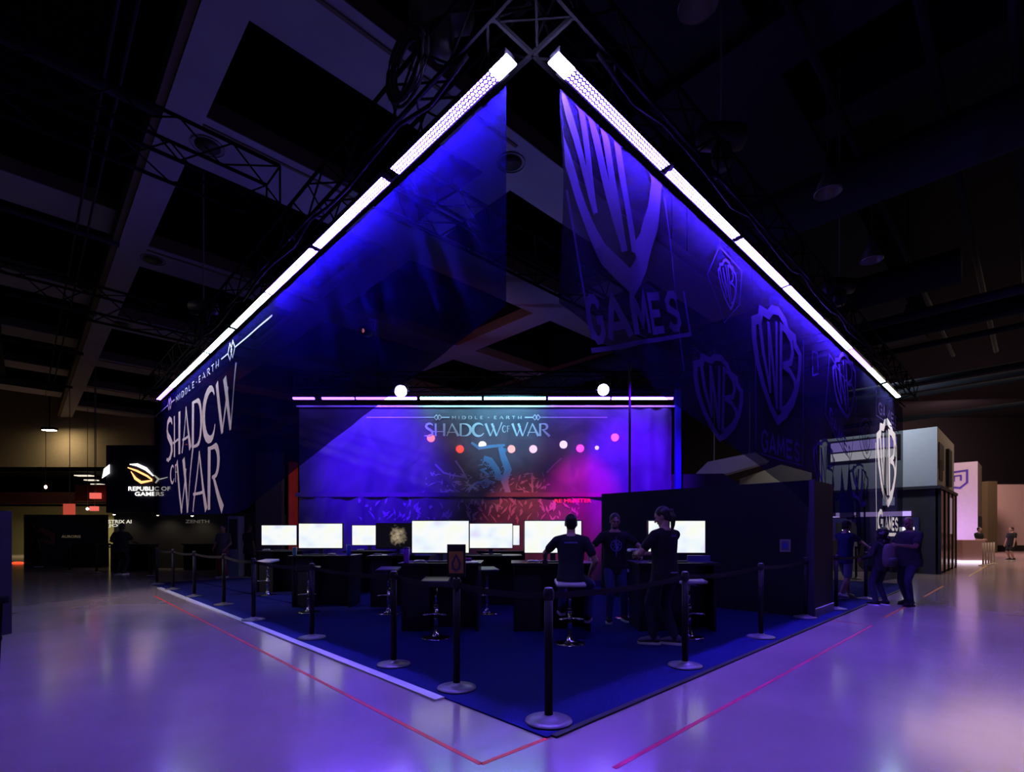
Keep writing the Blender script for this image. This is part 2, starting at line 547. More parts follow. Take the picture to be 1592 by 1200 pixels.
# right hand side ducts
conduit([uv(13, 1.0, 6.6), uv(13, 20, 6.6)], 0.32, 'air_duct', 'large round dark air duct crossing the upper right ceiling', M_DUCT_SHADE, cat='duct', n=20)
conduit([uv(10.6, -6, 7.6), uv(10.6, 4.5, 7.6)], 0.42, 'air_duct', 'wide dark air duct high at upper right', M_DUCT_SHADE, cat='duct', n=20)
conduit([uv(17, -3, 6.9), uv(17, 20, 6.9)], 0.24, 'air_duct', 'slim dark air duct beyond the large round one', M_DUCT_SHADE, cat='duct', n=20)
bm = NB(); uvbox(bm, 8.0, 9.0, -8, 5.5, 9.0, 10.4); struct('ceiling_beam', bm, M_DUCT_SHADE)  # right-hand beams: their lack of light is put into this dark colour
bm = NB(); uvbox(bm, 10.9, 11.6, -9, 5.0, 9.3, 10.4); struct('ceiling_beam', bm, M_DUCT_SHADE)
bm = NB(); uvbox(bm, 5.0, 26.0, 3.0, 4.6, 9.2, 10.4); struct('ceiling_beam', bm, M_DUCT_SHADE)
for k, v in enumerate((-1.5, 0.2, 1.1, 2.4)):
    conduit([uv(6, v, 8.4 + 0.15 * k), uv(28, v, 8.4 + 0.15 * k)], 0.07, 'ceiling_pipe', ['first', 'second', 'third', 'fourth'][k] + ' dark pipe running away above the right aisle', M_DUCT_SHADE, 'pipes above the right aisle')
for k in range(7):
    z = 6.2 + 0.25 * (k % 3)
    conduit([uv(14 + 2.1 * k, -7, z), uv(14 + 2.1 * k, 6, z)], 0.10 - 0.01 * (k % 3), 'sprinkler_pipe', ['first', 'second', 'third', 'fourth', 'fifth', 'sixth', 'seventh'][k] + ' low pipe crossing the far right ceiling, counted from the camera', M_DUCT_SHADE, 'pipes across the far right ceiling')

# high bay lamps, unlit
def highbay(loc, label, lit=0.0):
    r = empty('high_bay_lamp', loc, 0, label, 'ceiling lamp', 'bell shaped hall lamps')
    bm = NB(); lathe(bm, [(0.19, 0), (0.185, 0.02), (0.15, 0.16), (0.09, 0.26), (0.08, 0.27)], 24, cap=False)
    lathe(bm, [(0.20, -0.005), (0.205, 0.0), (0.205, 0.02), (0.19, 0.022)], 24, cap=False)
    obj('bell_reflector', bm, mat('lamp_reflector', (0.5, 0.47, 0.45), 0.35, 0.6), r, True)
    bm = NB(); lathe(bm, [(0.085, 0.27), (0.085, 0.42), (0.05, 0.46), (0.05, 0.55)], 16); obj('ballast_housing', bm, M_PIPE, r, True)
    bm = NB(); tube(bm, [(0, 0, 0.55), (0, 0, 10.5 - loc[2])], 0.012); obj('hanging_rod', bm, M_PIPE, r, True)
for px, py, t in [(1085, 10, 'at the top edge above the right banner'), (1287, 300, 'right of the lattice truss, largest of the row'), (1355, 405, 'third in the row behind the right truss'), (1412, 505, 'fourth in its row, highest over the banner end')]:
    highbay(onz(px, py, 7.0), 'dark bell shaped hanging hall lamp ' + t)

# ================================================================== CARPET, TRIM, TAPE
bm = NB()
R1 = CC + U * 15.2; L1 = CC + V * 15.2
p0 = CC
top = [p0, R1, R1 + V * 15.2, L1]
vs0 = [bm.verts.new((p.x, p.y, 0.0)) for p in top]
vs1 = [bm.verts.new((p.x, p.y, 0.012)) for p in top]
bm.faces.new(vs1); bm.faces.new(vs0[::-1])
for i in range(4): bm.faces.new((vs0[i], vs0[(i + 1) % 4], vs1[(i + 1) % 4], vs1[i]))
tag(obj('carpet', bm, M_CARPET), 'dark blue booth carpet with its corner pointing to the viewer', 'carpet')
def strip(p, q, wd, z, name, label, m, cat, inner=None, group=None):
    p = Vector(p); q = Vector(q)
    d = (q - p).normalized(); n = Vector((d.y, -d.x, 0))
    bm = NB()
    box(bm, 0, (q - p).length, -wd / 2, wd / 2, 0, z, frame(p, d, Vector((-d.y, d.x, 0))))
    return tag(obj(name, bm, m), label, cat, group)
strip(CC + V * 1.2 + NL * 0.05, CC + V * 13.6 + NL * 0.05, 0.10, 0.016, 'carpet_edging', 'white edging strip along the left side of the blue carpet', M_WHITE, 'edging')
strip(CC + U * 0.05 + NR * 0.02, CC + U * 14 + NR * 0.02, 0.05, 0.016, 'carpet_edging', 'black edging strip along the right side of the blue carpet', M_BLACK, 'edging')
def ftape(a, b, wd, name, label, m):
    strip(flo(*a), flo(*b), wd, 0.0015, name, label, m, 'floor tape', group='tape lines on the concrete')
ftape((240, 926), (748, 1188), 0.035, 'floor_tape', 'long red tape line on the concrete left of the carpet', M_TAPE_R)
ftape((748, 1188), (852, 1147), 0.035, 'floor_tape', 'short red tape piece joining the carpet corner', M_TAPE_R)
ftape((955, 1194), (1356, 972), 0.035, 'floor_tape', 'long pink tape line on the concrete right of the carpet', M_TAPE_P)
ftape((1272, 962), (1356, 972), 0.03, 'floor_tape', 'faint tape piece turning in to the black wall', M_TAPE_P)
ftape((1375, 960), (1408, 943), 0.045, 'floor_tape', 'orange tape dash beside the bald man\'s shoes', M_TAPE_O)
ftape((1436, 928), (1466, 911), 0.045, 'floor_tape', 'orange tape dash beyond the bald man', M_TAPE_O)
ftape((1506, 896), (1544, 873), 0.05, 'floor_tape', 'yellow tape line far away in the right aisle', M_TAPE_Y)

# ================================================================== TRUSSES
def truss(p, q, s, name, label, up=Vector((0, 0, 1)), r=0.022, pitch=None, tri=False):
    p = Vector(p); q = Vector(q)
    d = (q - p); Ln = d.length; d.normalize()
    a = d.cross(up).normalized(); b = a.cross(d).normalized()
    bm = NB()
    cs = [(-.5, -.5), (.5, -.5), (.5, .5), (-.5, .5)]
    off = [a * (x * s) + b * (y * s) for x, y in cs]
    for o_ in off: tube(bm, [p + o_, q + o_], r, 6)
    n = max(2, int(Ln / (pitch or s * 1.1)))
    for f_ in range(4):
        o1, o2 = off[f_], off[(f_ + 1) % 4]
        for i in range(n):
            A = p + d * (Ln * i / n); B = p + d * (Ln * (i + 1) / n)
            if i % 2: tube(bm, [A + o1, B + o2], r * 0.5, 5)
            else: tube(bm, [A + o2, B + o1], r * 0.5, 5)
            if i % 6 == 0: tube(bm, [A + o1, A + o2], r * 0.6, 5)
    return tag(obj(name, bm, M_TRUSS), label, 'truss', 'black lattice trusses')
TU = Vector((0, 0, 5.42))
truss(T + TU + V * -0.25 + NL * 0.05, T + TU + V * 15.6 + NL * 0.05, 0.42, 'lattice_truss', 'black lattice truss over the left row of LED bars')
truss(T + TU + U * -0.25 + NR * 0.05, T + TU + U * 15.6 + NR * 0.05, 0.42, 'lattice_truss', 'black lattice truss over the right row of LED bars')
truss(Vector((T.x, T.y, 0)) + TU + V * 2.5 + U * 0.2, T + TU + V * 2.5 + U * 14.6, 0.4, 'lattice_truss', 'black lattice truss crossing between the banners in front of the coffer')
def Lp(px, py):   # point on the left truss plane
    t, z = onL(px, py); return T + V * t + Vector((0, 0, z))
a = Lp(460, 318)
truss(a + NL * 0.3, a + NL * 11.5, 0.5, 'lattice_truss', 'dark lattice truss reaching out to the upper left from the banner truss')
a = Lp(335, 518)
truss(a + NL * 0.3, a + NL * 12, 0.45, 'lattice_truss', 'dark lattice truss farther along, reaching out left over the aisle')
# stage truss
SY = 13.8
truss((-6.0, SY, 5.55), (4.6, SY, 5.55), 0.42, 'lattice_truss', 'black lattice truss over the stage backdrop')
bm = NB(); box(bm, 4.44, 4.58, SY - 0.07, SY + 0.07, 0, 5.5); tag(obj('truss_leg', bm, mat('blue_post', (0.02, 0.03, 0.3), 0.6)), 'slim blue post at the right end of the stage backdrop', 'post')  # post in one even dark blue

# chain motors on the trusses
def motor(loc, label):
    r = empty('chain_hoist', loc, 0, label, 'chain hoist', 'chain hoists on the trusses')
    bm = NB(); lathe(bm, [(0.05, -0.28), (0.13, -0.24), (0.15, 0), (0.13, 0.24), (0.05, 0.28)], 16, M=Matrix.Rotation(PI / 2, 4, 'Y')); obj('hoist_body', bm, M_BLACK, r, True)
    bm = NB(); tube(bm, [(0, 0, 0.1), (0, 0, 10.5 - loc[2])], 0.012); obj('lift_chain', bm, M_GREY, r)
    bm = NB(); lathe(bm, [(0.09, -0.35), (0.11, -0.2), (0.11, -0.12)], 12); obj('chain_bag', bm, M_BLACK, r, True)
motor(T + V * 1.0 + NL * 0.1 + Vector((0, 0, 5.95)), 'black chain hoist on the left truss near the corner')
motor(T + V * 9.0 + NL * 0.1 + Vector((0, 0, 5.95)), 'black chain hoist halfway along the left truss')
motor(T + U * 3.0 + NR * 0.1 + Vector((0, 0, 5.95)), 'black chain hoist on the right truss near the corner')
motor(T + U * 8.0 + NR * 0.1 + Vector((0, 0, 5.95)), 'black chain hoist halfway along the right truss')
# cable coils
def cable(pts, r, label, m=M_TRUSS):
    bm = NB(); tube(bm, pts, r, 6); tag(obj('cable', bm, m, None, True), label, 'cable')
q = T + V * 1.25 + NL * 0.28 + Vector((0, 0, 5.55))
bm = NB()
for k in range(7):
    rr = 0.20 + 0.018 * k
    tube(bm, [q + V * (rr * math.cos(a_)) + Vector((0, 0, rr * math.sin(a_))) + NL * (0.02 * (k % 3)) for a_ in [2 * PI * i / 20 for i in range(20)]], 0.014, 5, closed=True)
tag(obj('cable_coil', bm, M_BLACK, None, True), 'coiled black cable hung on the left truss near its corner', 'cable')
cable([T + V * (0.5 + 0.5 * i) + NL * 0.22 + Vector((0, 0, 5.18 - 0.05 * math.sin(i * 1.9) - 0.04 * (i % 2))) for i in range(28)], 0.02, 'black cable sagging along the left truss')
cable([T + U * (0.5 + 0.5 * i) + NR * 0.22 + Vector((0, 0, 5.18 - 0.05 * math.sin(i * 1.7) - 0.04 * (i % 2))) for i in range(28)], 0.02, 'black cable sagging along the right truss')

# ================================================================== LED BARS
M_LEDB = mat_led('blue_led_lens', BLUE, K_LED * 2.2, 0.5)
M_LEDB2 = mat_led('dim_blue_led_lens', (0.2, 0.08, 1.0), K_LED * 0.12, 0.3)
M_LEDW = mat('white_led_lens', (0.9, 0.9, 0.9), 0.4, emit=WHITE, strength=K_WHT)
M_LEDH = mat('hot_led_lens', (0.9, 0.9, 0.9), 0.4, emit=(0.5, 0.45, 1.0), strength=K_LED)
M_HOUS = mat('led_bar_housing', (0.02, 0.02, 0.025), 0.4)
def ledbar(base, d, t0, t1, nrm, mlens, label, group, hot_end=False, tilt=0.08):
    o0 = base + d * ((t0 + t1) / 2) + nrm * 0.05 + Vector((0, 0, ZL))
    Ln = t1 - t0
    # local x along bar, y outward(tilted), z up
    z = (Vector((0, 0, 1)) * math.cos(tilt) - nrm * math.sin(tilt)).normalized()
    y = z.cross(d).normalized()
    M = frame(o0, d, y, z)
    r = bpy.data.objects.new('led_bar', None)
    r.matrix_world = M
    r.empty_display_size = 0.1
    COL.objects.link(r)
    tag(r, label, 'led light bar', group)
    bm = NB(); box(bm, -Ln / 2, Ln / 2, -0.052, 0.052, 0.004, 0.075, bevel=0.008); obj('housing', bm, M_HOUS, r)
    bm = NB(); box(bm, -Ln / 2 + 0.01, Ln / 2 - 0.01, -0.0465, 0.0465, -0.001, 0.003); obj('lens_array', bm, mlens, r)
    for s in (-1, 1):
        bm = NB(); box(bm, s * Ln * 0.35 - 0.02, s * Ln * 0.35 + 0.02, -0.01, 0.01, 0.07, 0.14); obj('clamp', bm, M_HOUS, r)
    if hot_end:
        bm = NB(); s = hot_end; box(bm, min(s * (Ln / 2 - 0.17), s * (Ln / 2 + 0.02)), max(s * (Ln / 2 - 0.17), s * (Ln / 2 + 0.02)), -0.052, 0.052, -0.012, 0.002); obj('end_lens', bm, M_LEDH, r)
    return r
LB = [(0.20, 1.86, 'b'), (2.02, 3.72, 'b'), (3.80, 5.44, 'b'), (5.47, 7.2, 'w'), (7.30, 8.92, 'w'), (9.0, 12.3, 'w'), (12.36, 13.95, 'd')]
RB = [(0.19, 1.84, 'b'), (1.91, 3.54, 'b'), (3.62, 5.28, 'b'), (5.34, 7.0, 'b'), (7.05, 8.95, 'b'), (9.0, 10.6, 'd'), (10.65, 12.1, 'w'), (12.3, 14.05, 'w')]
ORD = ['first', 'second', 'third', 'fourth', 'fifth', 'sixth', 'seventh', 'eighth']
KND = {'b': ('blue', M_LEDB), 'w': ('white', M_LEDW), 'd': ('dim violet', M_LEDB2)}
for i, (a, b_, k) in enumerate(LB):
    n_, ml = KND[k]
    ledbar(T, V, a, b_, NL, ml, n_ + ' LED bar over the left banner, ' + ORD[i] + ' from the booth corner', 'LED bars over the left banner', hot_end=-1 if i == 0 else False)
for i, (a, b_, k) in enumerate(RB):
    n_, ml = KND[k]
    ledbar(T, U, a, b_, NR, ml, n_ + ' LED bar over the right banner, ' + ORD[i] + ' from the booth corner', 'LED bars over the right banner', hot_end=-1 if i == 0 else False)

# ================================================================== MESH BANNERS
def lerpl(pts, x):
    for (a, ya), (b, yb) in zip(pts, pts[1:]):
        if x <= b: return ya + (yb - ya) * (x - a) / (b - a) if x >= a else ya
    return pts[-1][1]
def sstep(a, b, x):
    t = max(0.0, min(1.0, (x - a) / (b - a))); return t * t * (3 - 2 * t)
LBOT = [(0.36, 3.27), (2.48, 2.82), (4.36, 2.42), (7.0, 1.84), (7.6, 1.80), (15.4, 1.95)]
RBOT = [(0.39, 3.30), (1.22, 3.09), (1.79, 2.91), (5.59, 2.19), (6.9, 1.88), (8.0, 1.77), (9.5, 1.74), (9.9, 1.72), (10.5, 0.75), (11.2, 0.3), (15.5, 0.15)]
def dispL(t, z):
    d = ZL - z
    s = t + 0.34 * d                      # folds fan away from the corner as they fall
    e = sstep(0.36, 1.0, t) * sstep(0.0, 0.9, d) * (0.12 + 0.88 * sstep(0.0, 0.55, z - lerpl(LBOT, t)))
    f = 0.045 * math.sin(s * 9.0 + 1.3 * math.sin(s * 2.1)) * (0.5 + 0.5 * math.sin(t * 1.9 + d)) * (1 - sstep(4.0, 6.5, t)) * (0.35 + 0.65 * sstep(0, 1.8, d))
    f += 0.012 * math.sin(t * 5.3 + 0.5 * d)
    w_ = s + 0.16 * d * math.sin(0.6 * s)
    for c0, wd, am in ((0.95, .05, .05), (1.25, .07, .07), (1.62, .05, .06), (1.98, .09, .09), (2.35, .05, .06), (2.75, .06, .05), (3.15, .05, .05), (3.6, .07, .04), (4.2, .07, .03)):
        f += am * math.exp(-((w_ - c0) / wd) ** 2) * sstep(0.15, 1.2, d)
    return f * e - 0.065
def dispR(t, z):
    d = ZL - z
    f = 0.03 * math.sin((t - 0.25 * d) * 7.0) * (1 - sstep(1.2, 2.6, t)) * sstep(0.0, 0.6, d)
    f += 0.010 * math.sin(t * 4.1 + 0.8 * d)
    # gathered folds where the cloth is pulled up by hand
    g = math.exp(-((t - 9.4) / 1.5) ** 2) * (1 - sstep(1.75, 3.4, z))
    f = f * sstep(0.0, 0.8, d) + 0.10 * g * math.sin(t * 10.5 + 1.5 * z)
    return f - 0.075
def PL(t, z, o=0.0): return T + V * t + NL * (dispL(t, z) + o) + Vector((0, 0, z))
def PR(t, z, o=0.0): return T + U * t + NR * (dispR(t, z) + o) + Vector((0, 0, z))
def banner(name, P, bot, t0, t1, zt, nt_, nz, m, label):
    bm = NB()
    g = []
    for i in range(nt_ + 1):
        t = t0 + (t1 - t0) * (i / nt_) ** 1.25
        zb = lerpl(bot, t)
        g.append([bm.verts.new(P(t, zb + (zt - zb) * j / nz)) for j in range(nz + 1)])
    for i in range(nt_):
        for j in range(nz):
            bm.faces.new((g[i][j], g[i + 1][j], g[i + 1][j + 1], g[i][j + 1]))
    return tag(obj(name, bm, m, None, True), label, 'banner')
M_SCL = mat_scrim('dark_mesh_fabric', (0.006, 0.005, 0.060), 0.14, translucent=0.12)
M_SCR = mat_scrim('charcoal_mesh_fabric', (0.017, 0.013, 0.058), 0.22, translucent=0.2)
M_PRN = mat_scrim('violet_grey_print', (0.095, 0.068, 0.25), 0.08)
M_PRL = mat_scrim('white_print_on_mesh', (0.85, 0.78, 0.84), 0.02, translucent=0.1)
banL = banner('mesh_banner', PL, LBOT, 0.36, 15.3, ZL - 0.02, 340, 80, M_SCL, 'dark mesh banner on the left with large white two line title lettering')
banR = banner('mesh_banner', PR, RBOT, 0.39, 15.5, ZL - 0.02, 260, 40, M_SCR, 'dark mesh banner on the right printed with violet shield emblems')
bm = NB()
tube(bm, [T + V * 0.3 + NL * -0.02 + Vector((0, 0, ZL + 0.01)), T + V * 15.3 + NL * -0.02 + Vector((0, 0, ZL + 0.01))], 0.018, 6)
obj('hanging_rail', bm, M_TRUSS, banL)
bm = NB()
tube(bm, [T + U * 0.3 + NR * -0.02 + Vector((0, 0, ZL + 0.01)), T + U * 15.5 + NR * -0.02 + Vector((0, 0, ZL + 0.01))], 0.018, 6)
obj('hanging_rail', bm, M_TRUSS, banR)

# display lettering drawn as strokes, each glyph in a unit box (x 0..1 across, y 0..1 up)
def glyph(ch):
    if ch == 'S': return [([(.92, .84), (.80, .95), (.55, 1.0), (.28, .93), (.18, .78), (.30, .62), (.60, .50), (.85, .36), (.88, .18), (.68, .03), (.38, -.02), (.12, .03), (-.05, .0)], [.05, .09, .12, .13, .14, .15, .16, .15, .13, .1, .08, .06, .03])]
    if ch == 'H': return [([(.12, 1.0), (.12, .0)], .12), ([(.86, 1.0), (.86, .0)], .14), ([(-.1, .36), (.86, .36)], .05)]
    if ch == 'A': return [([(.02, 0), (.46, 1.0)], .06), ([(.44, 1.0), (.98, .0)], [.08, .17]), ([(.05, .30), (.76, .30)], .05)]
    if ch == 'D': return [([(.10, 1.0), (.10, 0)], .13), ([(.10, .98), (.45, .96)] + arc(.42, .49, .50, .47, 85, -85, 10) + [(.10, .01)], [.05] + [.07] + [.08, .10, .13, .15, .16, .17, .16, .15, .13, .1] + [.07, .04])]
    if ch == 'O': return [(arc(.5, .5, .46, .5, 40, 330, 16), [.05 + .13 * math.sin(PI * i / 16) for i in range(17)])]
    if ch == 'W': return [([(-.02, 1.0), (.30, 0)], [.15, .10]), ([(.30, 0), (.56, .80)], [.05, .06]), ([(.40, 1.0), (.70, 0)], [.15, .10]), ([(.70, 0), (1.06, 1.1)], [.05, .07])]
    if ch == 'R': return [([(.12, 1.0), (.12, 0)], .13), ([(.12, .97), (.5, .97)] + arc(.5, .74, .34, .23, 80, -80, 8) + [(.30, .50)], [.05, .08, .1, .13, .15, .16, .16, .15, .13, .1, .07, .05]), ([(.40, .50), (.66, .30), (1.1, -.02)], [.08, .13, .17])]
    if ch == 'F': return [([(.2, 1.0), (.2, 0)], .14), ([(.0, .96), (.95, .96)], .09), ([(.2, .55), (.8, .55)], .07)]
    if ch == 'M': return [([(.05, 0), (.05, 1)], .12), ([(.05, 1), (.5, .3)], .1), ([(.5, .3), (.95, 1)], .07), ([(.95, 1), (.95, 0)], .12)]
    if ch == 'I': return [([(.5, 1), (.5, 0)], .16)]
    if ch == 'L': return [([(.15, 1), (.15, .05)], .14), ([(.15, .05), (.9, .05)], .1)]
    if ch == 'E': return [([(.15, 1), (.15, 0)], .14), ([(.15, .95), (.9, .95)], .1), ([(.15, .5), (.75, .5)], .08), ([(.15, .05), (.9, .05)], .1)]
    if ch == 'T': return [([(.5, 1), (.5, 0)], .14), ([(.0, .95), (1, .95)], .1)]
    if ch == '-': return [([(.3, .5), (.7, .5)], .16)]
    return []
def write(bm, text, f, x0, x1, y0, y1, gap=0.28, wd={}, k=1.0, yscale=1.0):
    ws = [wd.get(c, 1.0) for c in text]
    tot = sum(ws) + gap * (len(text) - 1)
    sx = (x1 - x0) / tot
    x = x0
    for c, wc in zip(text, ws):
        for pts, wt in glyph(c):
            h = abs(y1 - y0); gw = abs(sx) * wc
            ss = min(h, gw * 1.5)
            P_ = [(px * gw, py * h) for px, py in pts]
            W_ = wt * ss * k if isinstance(wt, (int, float)) else [v * ss * k for v in wt]
            sgn = 1 if x1 > x0 else -1
            ribbon(bm, P_, W_, (lambda X, Y, x=x, sgn=sgn: f(x + sgn * X, y0 + Y)), step=0.12)
        x += sx * (wc + gap)
WD = {'I': 0.3, 'W': 1.25, '-': 0.6, 'S': 0.75, 'H': 0.95, 'O': 1.05, 'F': .8, ' ': .6, 'L': .8, 'E': .75, 'R': .85, 'T': .85}
fL = lambda x, y: PL(-x, y, 0.012)       # x grows to the reader's right
bm = NB()
write(bm, 'SHADOW', fL, -13.45, -7.45, 3.36, 4.40, gap=0.10, wd=WD, k=1.15)
write(bm, 'WAR', fL, -12.15, -8.35, 1.92, 3.22, gap=0.05, wd=WD, k=1.0)
write(bm, 'OF', fL, -12.95, -12.2, 2.72, 3.16, gap=0.2, wd=WD, k=1.2)
write(bm, 'MIDDLE-EARTH', fL, -12.3, -8.5, 4.70, 4.84, gap=0.55, wd=WD, k=1.2)
obj('title_lettering', bm, M_PRL, banL)
def ornament(bm, f, x, y, s, w_):
    for k in (-1, 1):
        cx = x + k * s * 0.35
        ribbon(bm, [(cx - s * .5, y), (cx, y + s * .6), (cx + s * .5, y), (cx, y - s * .6)], w_, f, closed=True)
bm = NB()
ribbon(bm, [(-15.1, 4.80), (-13.25, 4.80)], 0.028, fL, step=0.15); ribbon(bm, [(-12.9, 4.80), (-12.5, 4.80)], 0.028, fL, step=.15)
ribbon(bm, [(-8.35, 4.80), (-7.95, 4.80)], 0.028, fL, step=.15); ribbon(bm, [(-7.45, 4.80), (-5.6, 4.80)], 0.028, fL, step=0.15)
ornament(bm, fL, -13.07, 4.80, 0.24, 0.03); ornament(bm, fL, -7.7, 4.80, 0.26, 0.03)
obj('title_ornament', bm, M_PRL, banL)

# shield emblem with the two letters, unit box x -.5...5, y 0..1
SH_OUT = [(0, 0), (.16, .09), (.32, .24), (.43, .42), (.48, .60), (.485, .745), (.38, .80), (.36, .875), (.22, .885), (.14, .96), (0, 1.0), (-.14, .96), (-.22, .885), (-.36, .875), (-.38, .80), (-.485, .745), (-.48, .60), (-.43, .42), (-.32, .24), (-.16, .09)]
def shield(bm, f, cx, y0, wd, ht, rot=0.0, lw=1.0, thin=False, step=0.1, lk=1.0):
    c, s = math.cos(rot), math.sin(rot)
    cy = y0 + ht / 2
    def g(x, y):
        X = x * wd; Y = (y - .5) * ht
        return f(cx + X * c - Y * s, cy + X * s + Y * c)
    k = 0.042 if thin else 0.075
    k *= lw
    ribbon(bm, [(x * .93, .035 + y * .93) for x, y in SH_OUT], k, g, closed=True, step=0.06)
    ks = k * 0.78 * lk
    ribbon(bm, [(-.36, .76), (-.30, .52), (-.16, .235)], [ks * .9, ks, ks * .7], g, step=.06)
    ribbon(bm, [(-.165, .235), (-.185, .50), (-.21, .80)], [ks * .7, ks * .8, ks * .8], g, step=.06)
    ribbon(bm, [(-.21, .80), (-.12, .5), (-.015, .13)], [ks * .9, ks, ks * .7], g, step=.06)
    ribbon(bm, [(-.02, .13), (-.03, .5), (-.04, .86)], [ks * .7, ks, ks * .9], g, step=.06)
    ribbon(bm, [(.06, .13), (.06, .86), (.16, .855), (.27, .80), (.30, .70), (.26, .60), (.10, .535)], ks, g, step=.06)
    ribbon(bm, [(.10, .535), (.24, .52), (.34, .46), (.35, .38), (.28, .28), (.17, .18), (.06, .13)], ks, g, step=.06)
fR = lambda x, y: PR(x, y, 0.012)
BLK_G = {'G': [[(.92, .80), (.70, .97), (.40, .98), (.14, .78), (.08, .50), (.14, .22), (.40, .02), (.70, .03), (.92, .20), (.92, .48), (.58, .48)]], 'A': [[(.02, 0), (.5, 1), (.98, 0)], [(.2, .3), (.8, .3)]],
         'M': [[(.04, 0), (.12, 1), (.5, .25), (.88, 1), (.96, 0)]], 'E': [[(.9, .95), (.12, .95), (.12, .05), (.9, .05)], [(.12, .5), (.78, .5)]],
         'S': [[(.88, .82), (.68, .97), (.36, .97), (.14, .80), (.18, .60), (.5, .50), (.84, .40), (.88, .18), (.66, .03), (.34, .03), (.1, .18)]]}
def block(bm, text, f, x0, x1, y0, y1, gap=.22, lw=.17):
    n = len(text); gw = (x1 - x0) / (n + gap * (n - 1)); h = y1 - y0
    for i, c in enumerate(text):
        xx = x0 + i * gw * (1 + gap)
        for st in BLK_G[c]:
            ribbon(bm, [(xx + a * gw, y0 + b * h) for a, b in st], lw * min(gw, h * 1.3), f, step=.12)
def games(bm, f, x0, x1, y0, y1, bold=0.01, framed=True, lw=0.05, bw=.2):
    block(bm, 'GAMES', f, x0, x1, y0, y1, lw=bw)
    if framed:
        w_ = x1 - x0; h = y1 - y0
        ribbon(bm, [(x0 - .02 * w_, y0 - .20 * h), (x1 + .10 * w_, y0 - .20 * h), (x1 + .10 * w_, y0 + 1.05 * h)], lw * h, f, step=0.1)
bm = NB()
# giant emblem by the corner, partly beyond the edge of the cloth
def cut(f):
    return lambda x, y: f(max(0.40, x), min(ZL - 0.05, y))
shield(bm, cut(fR), 1.03, 3.64, 2.1, 2.9, rot=0.26, lw=1.0, lk=.9)
ca_, sa_ = math.cos(.34), math.sin(.34)
games(bm, lambda x, y: fR(.66 + x * ca_ - y * sa_, 3.04 + x * sa_ + y * ca_), 0.12, 1.86, 0.0, 0.36, bold=0.025, lw=0.12, bw=.26)
ribbon(bm, [(2.02, 4.9), (2.46, 3.2)], 0.022, fR, step=.1); ribbon(bm, [(0.42, 4.2), (0.78, 3.1)], 0.03, fR, step=.1)
obj('shield_emblem', bm, M_PRN, banR)
def emb(fn, m=M_PRN, name='shield_emblem'):
    bm = NB(); fn(bm); return obj(name, bm, m, banR)
emb(lambda b: (shield(b, fR, 3.58, 4.22, 0.60, 0.62, rot=0.25, lw=.7), ribbon(b, [(3.0, 4.45), (3.32, 4.9), (4.0, 4.85), (3.95, 4.4), (3.45, 4.02)], 0.015, fR, closed=True, step=.1)))
emb(lambda b: shield(b, fR, 3.35, 2.55, 1.45, 1.05, rot=-0.04, lw=.95))
emb(lambda b: (shield(b, fR, 5.35, 3.05, 2.1, 1.75, lw=.95), games(b, fR, 4.65, 6.3, 2.60, 2.88, lw=.06), ribbon(b, [(6.48, 4.6), (6.48, 2.5)], 0.02, fR, step=.1), ribbon(b, [(4.45, 3.9), (4.45, 2.6)], 0.02, fR, step=.1)))
emb(lambda b: (shield(b, fR, 9.15, 3.72, 1.9, 1.35, rot=0.18, lw=.8), ribbon(b, [(8.0, 4.75), (7.7, 3.6), (9.6, 2.85), (10.1, 4.3)], 0.03, fR, closed=True, step=.1)))
emb(lambda b: block(b, 'GAMES', (lambda x, y: fR(8.0 + x, 3.55 - 0.42 * x + y)), 0, 1.6, 0, 0.26))
emb(lambda b: ribbon(b, [(7.0, 4.55), (7.3, 4.6), (7.35, 4.25), (7.05, 4.15)], 0.03, fR, closed=True, step=.1))
emb(lambda b: shield(b, fR, 7.75, 2.05, 1.5, 1.12, lw=.75, rot=-0.05))
emb(lambda b: shield(b, fR, 10.35, 1.95, 1.6, 1.02, lw=.75, rot=-.03))
emb(lambda b: (shield(b, fR, 10.95, 3.2, 0.95, 0.72, lw=.6, rot=.1), ribbon(b, [(10.95 + .62 * math.cos(a * PI / 12), 3.56 + .45 * math.sin(a * PI / 12)) for a in range(24)], 0.03, fR, closed=True)))
emb(lambda b: (block(b, 'GAMES', fR, 12.2, 14.6, 4.35, 4.62), ribbon(b, [(12.0, 4.85), (12.0, 4.26), (14.9, 4.26), (14.9, 4.85)], 0.03, fR, step=.1)))
# bright white emblem on the end panel
emb(lambda b: shield(b, fR, 13.35, 2.12, 2.75, 2.28, lw=1.0), M_PRL, 'white_shield_emblem')
emb(lambda b: (block(b, 'G', fR, 12.1, 12.85, 1.50, 1.98, lw=.2), block(b, 'AMES', fR, 12.98, 14.75, 1.52, 1.84, lw=.2), ribbon(b, [(13.0, 1.40), (14.5, 1.40)], 0.09, fR, step=.1)), M_PRL, 'white_lettering')
emb(lambda b: ribbon(b, [(11.93, 3.6), (11.93, 1.5)], 0.05, fR, step=.1), M_PRL, 'white_line')

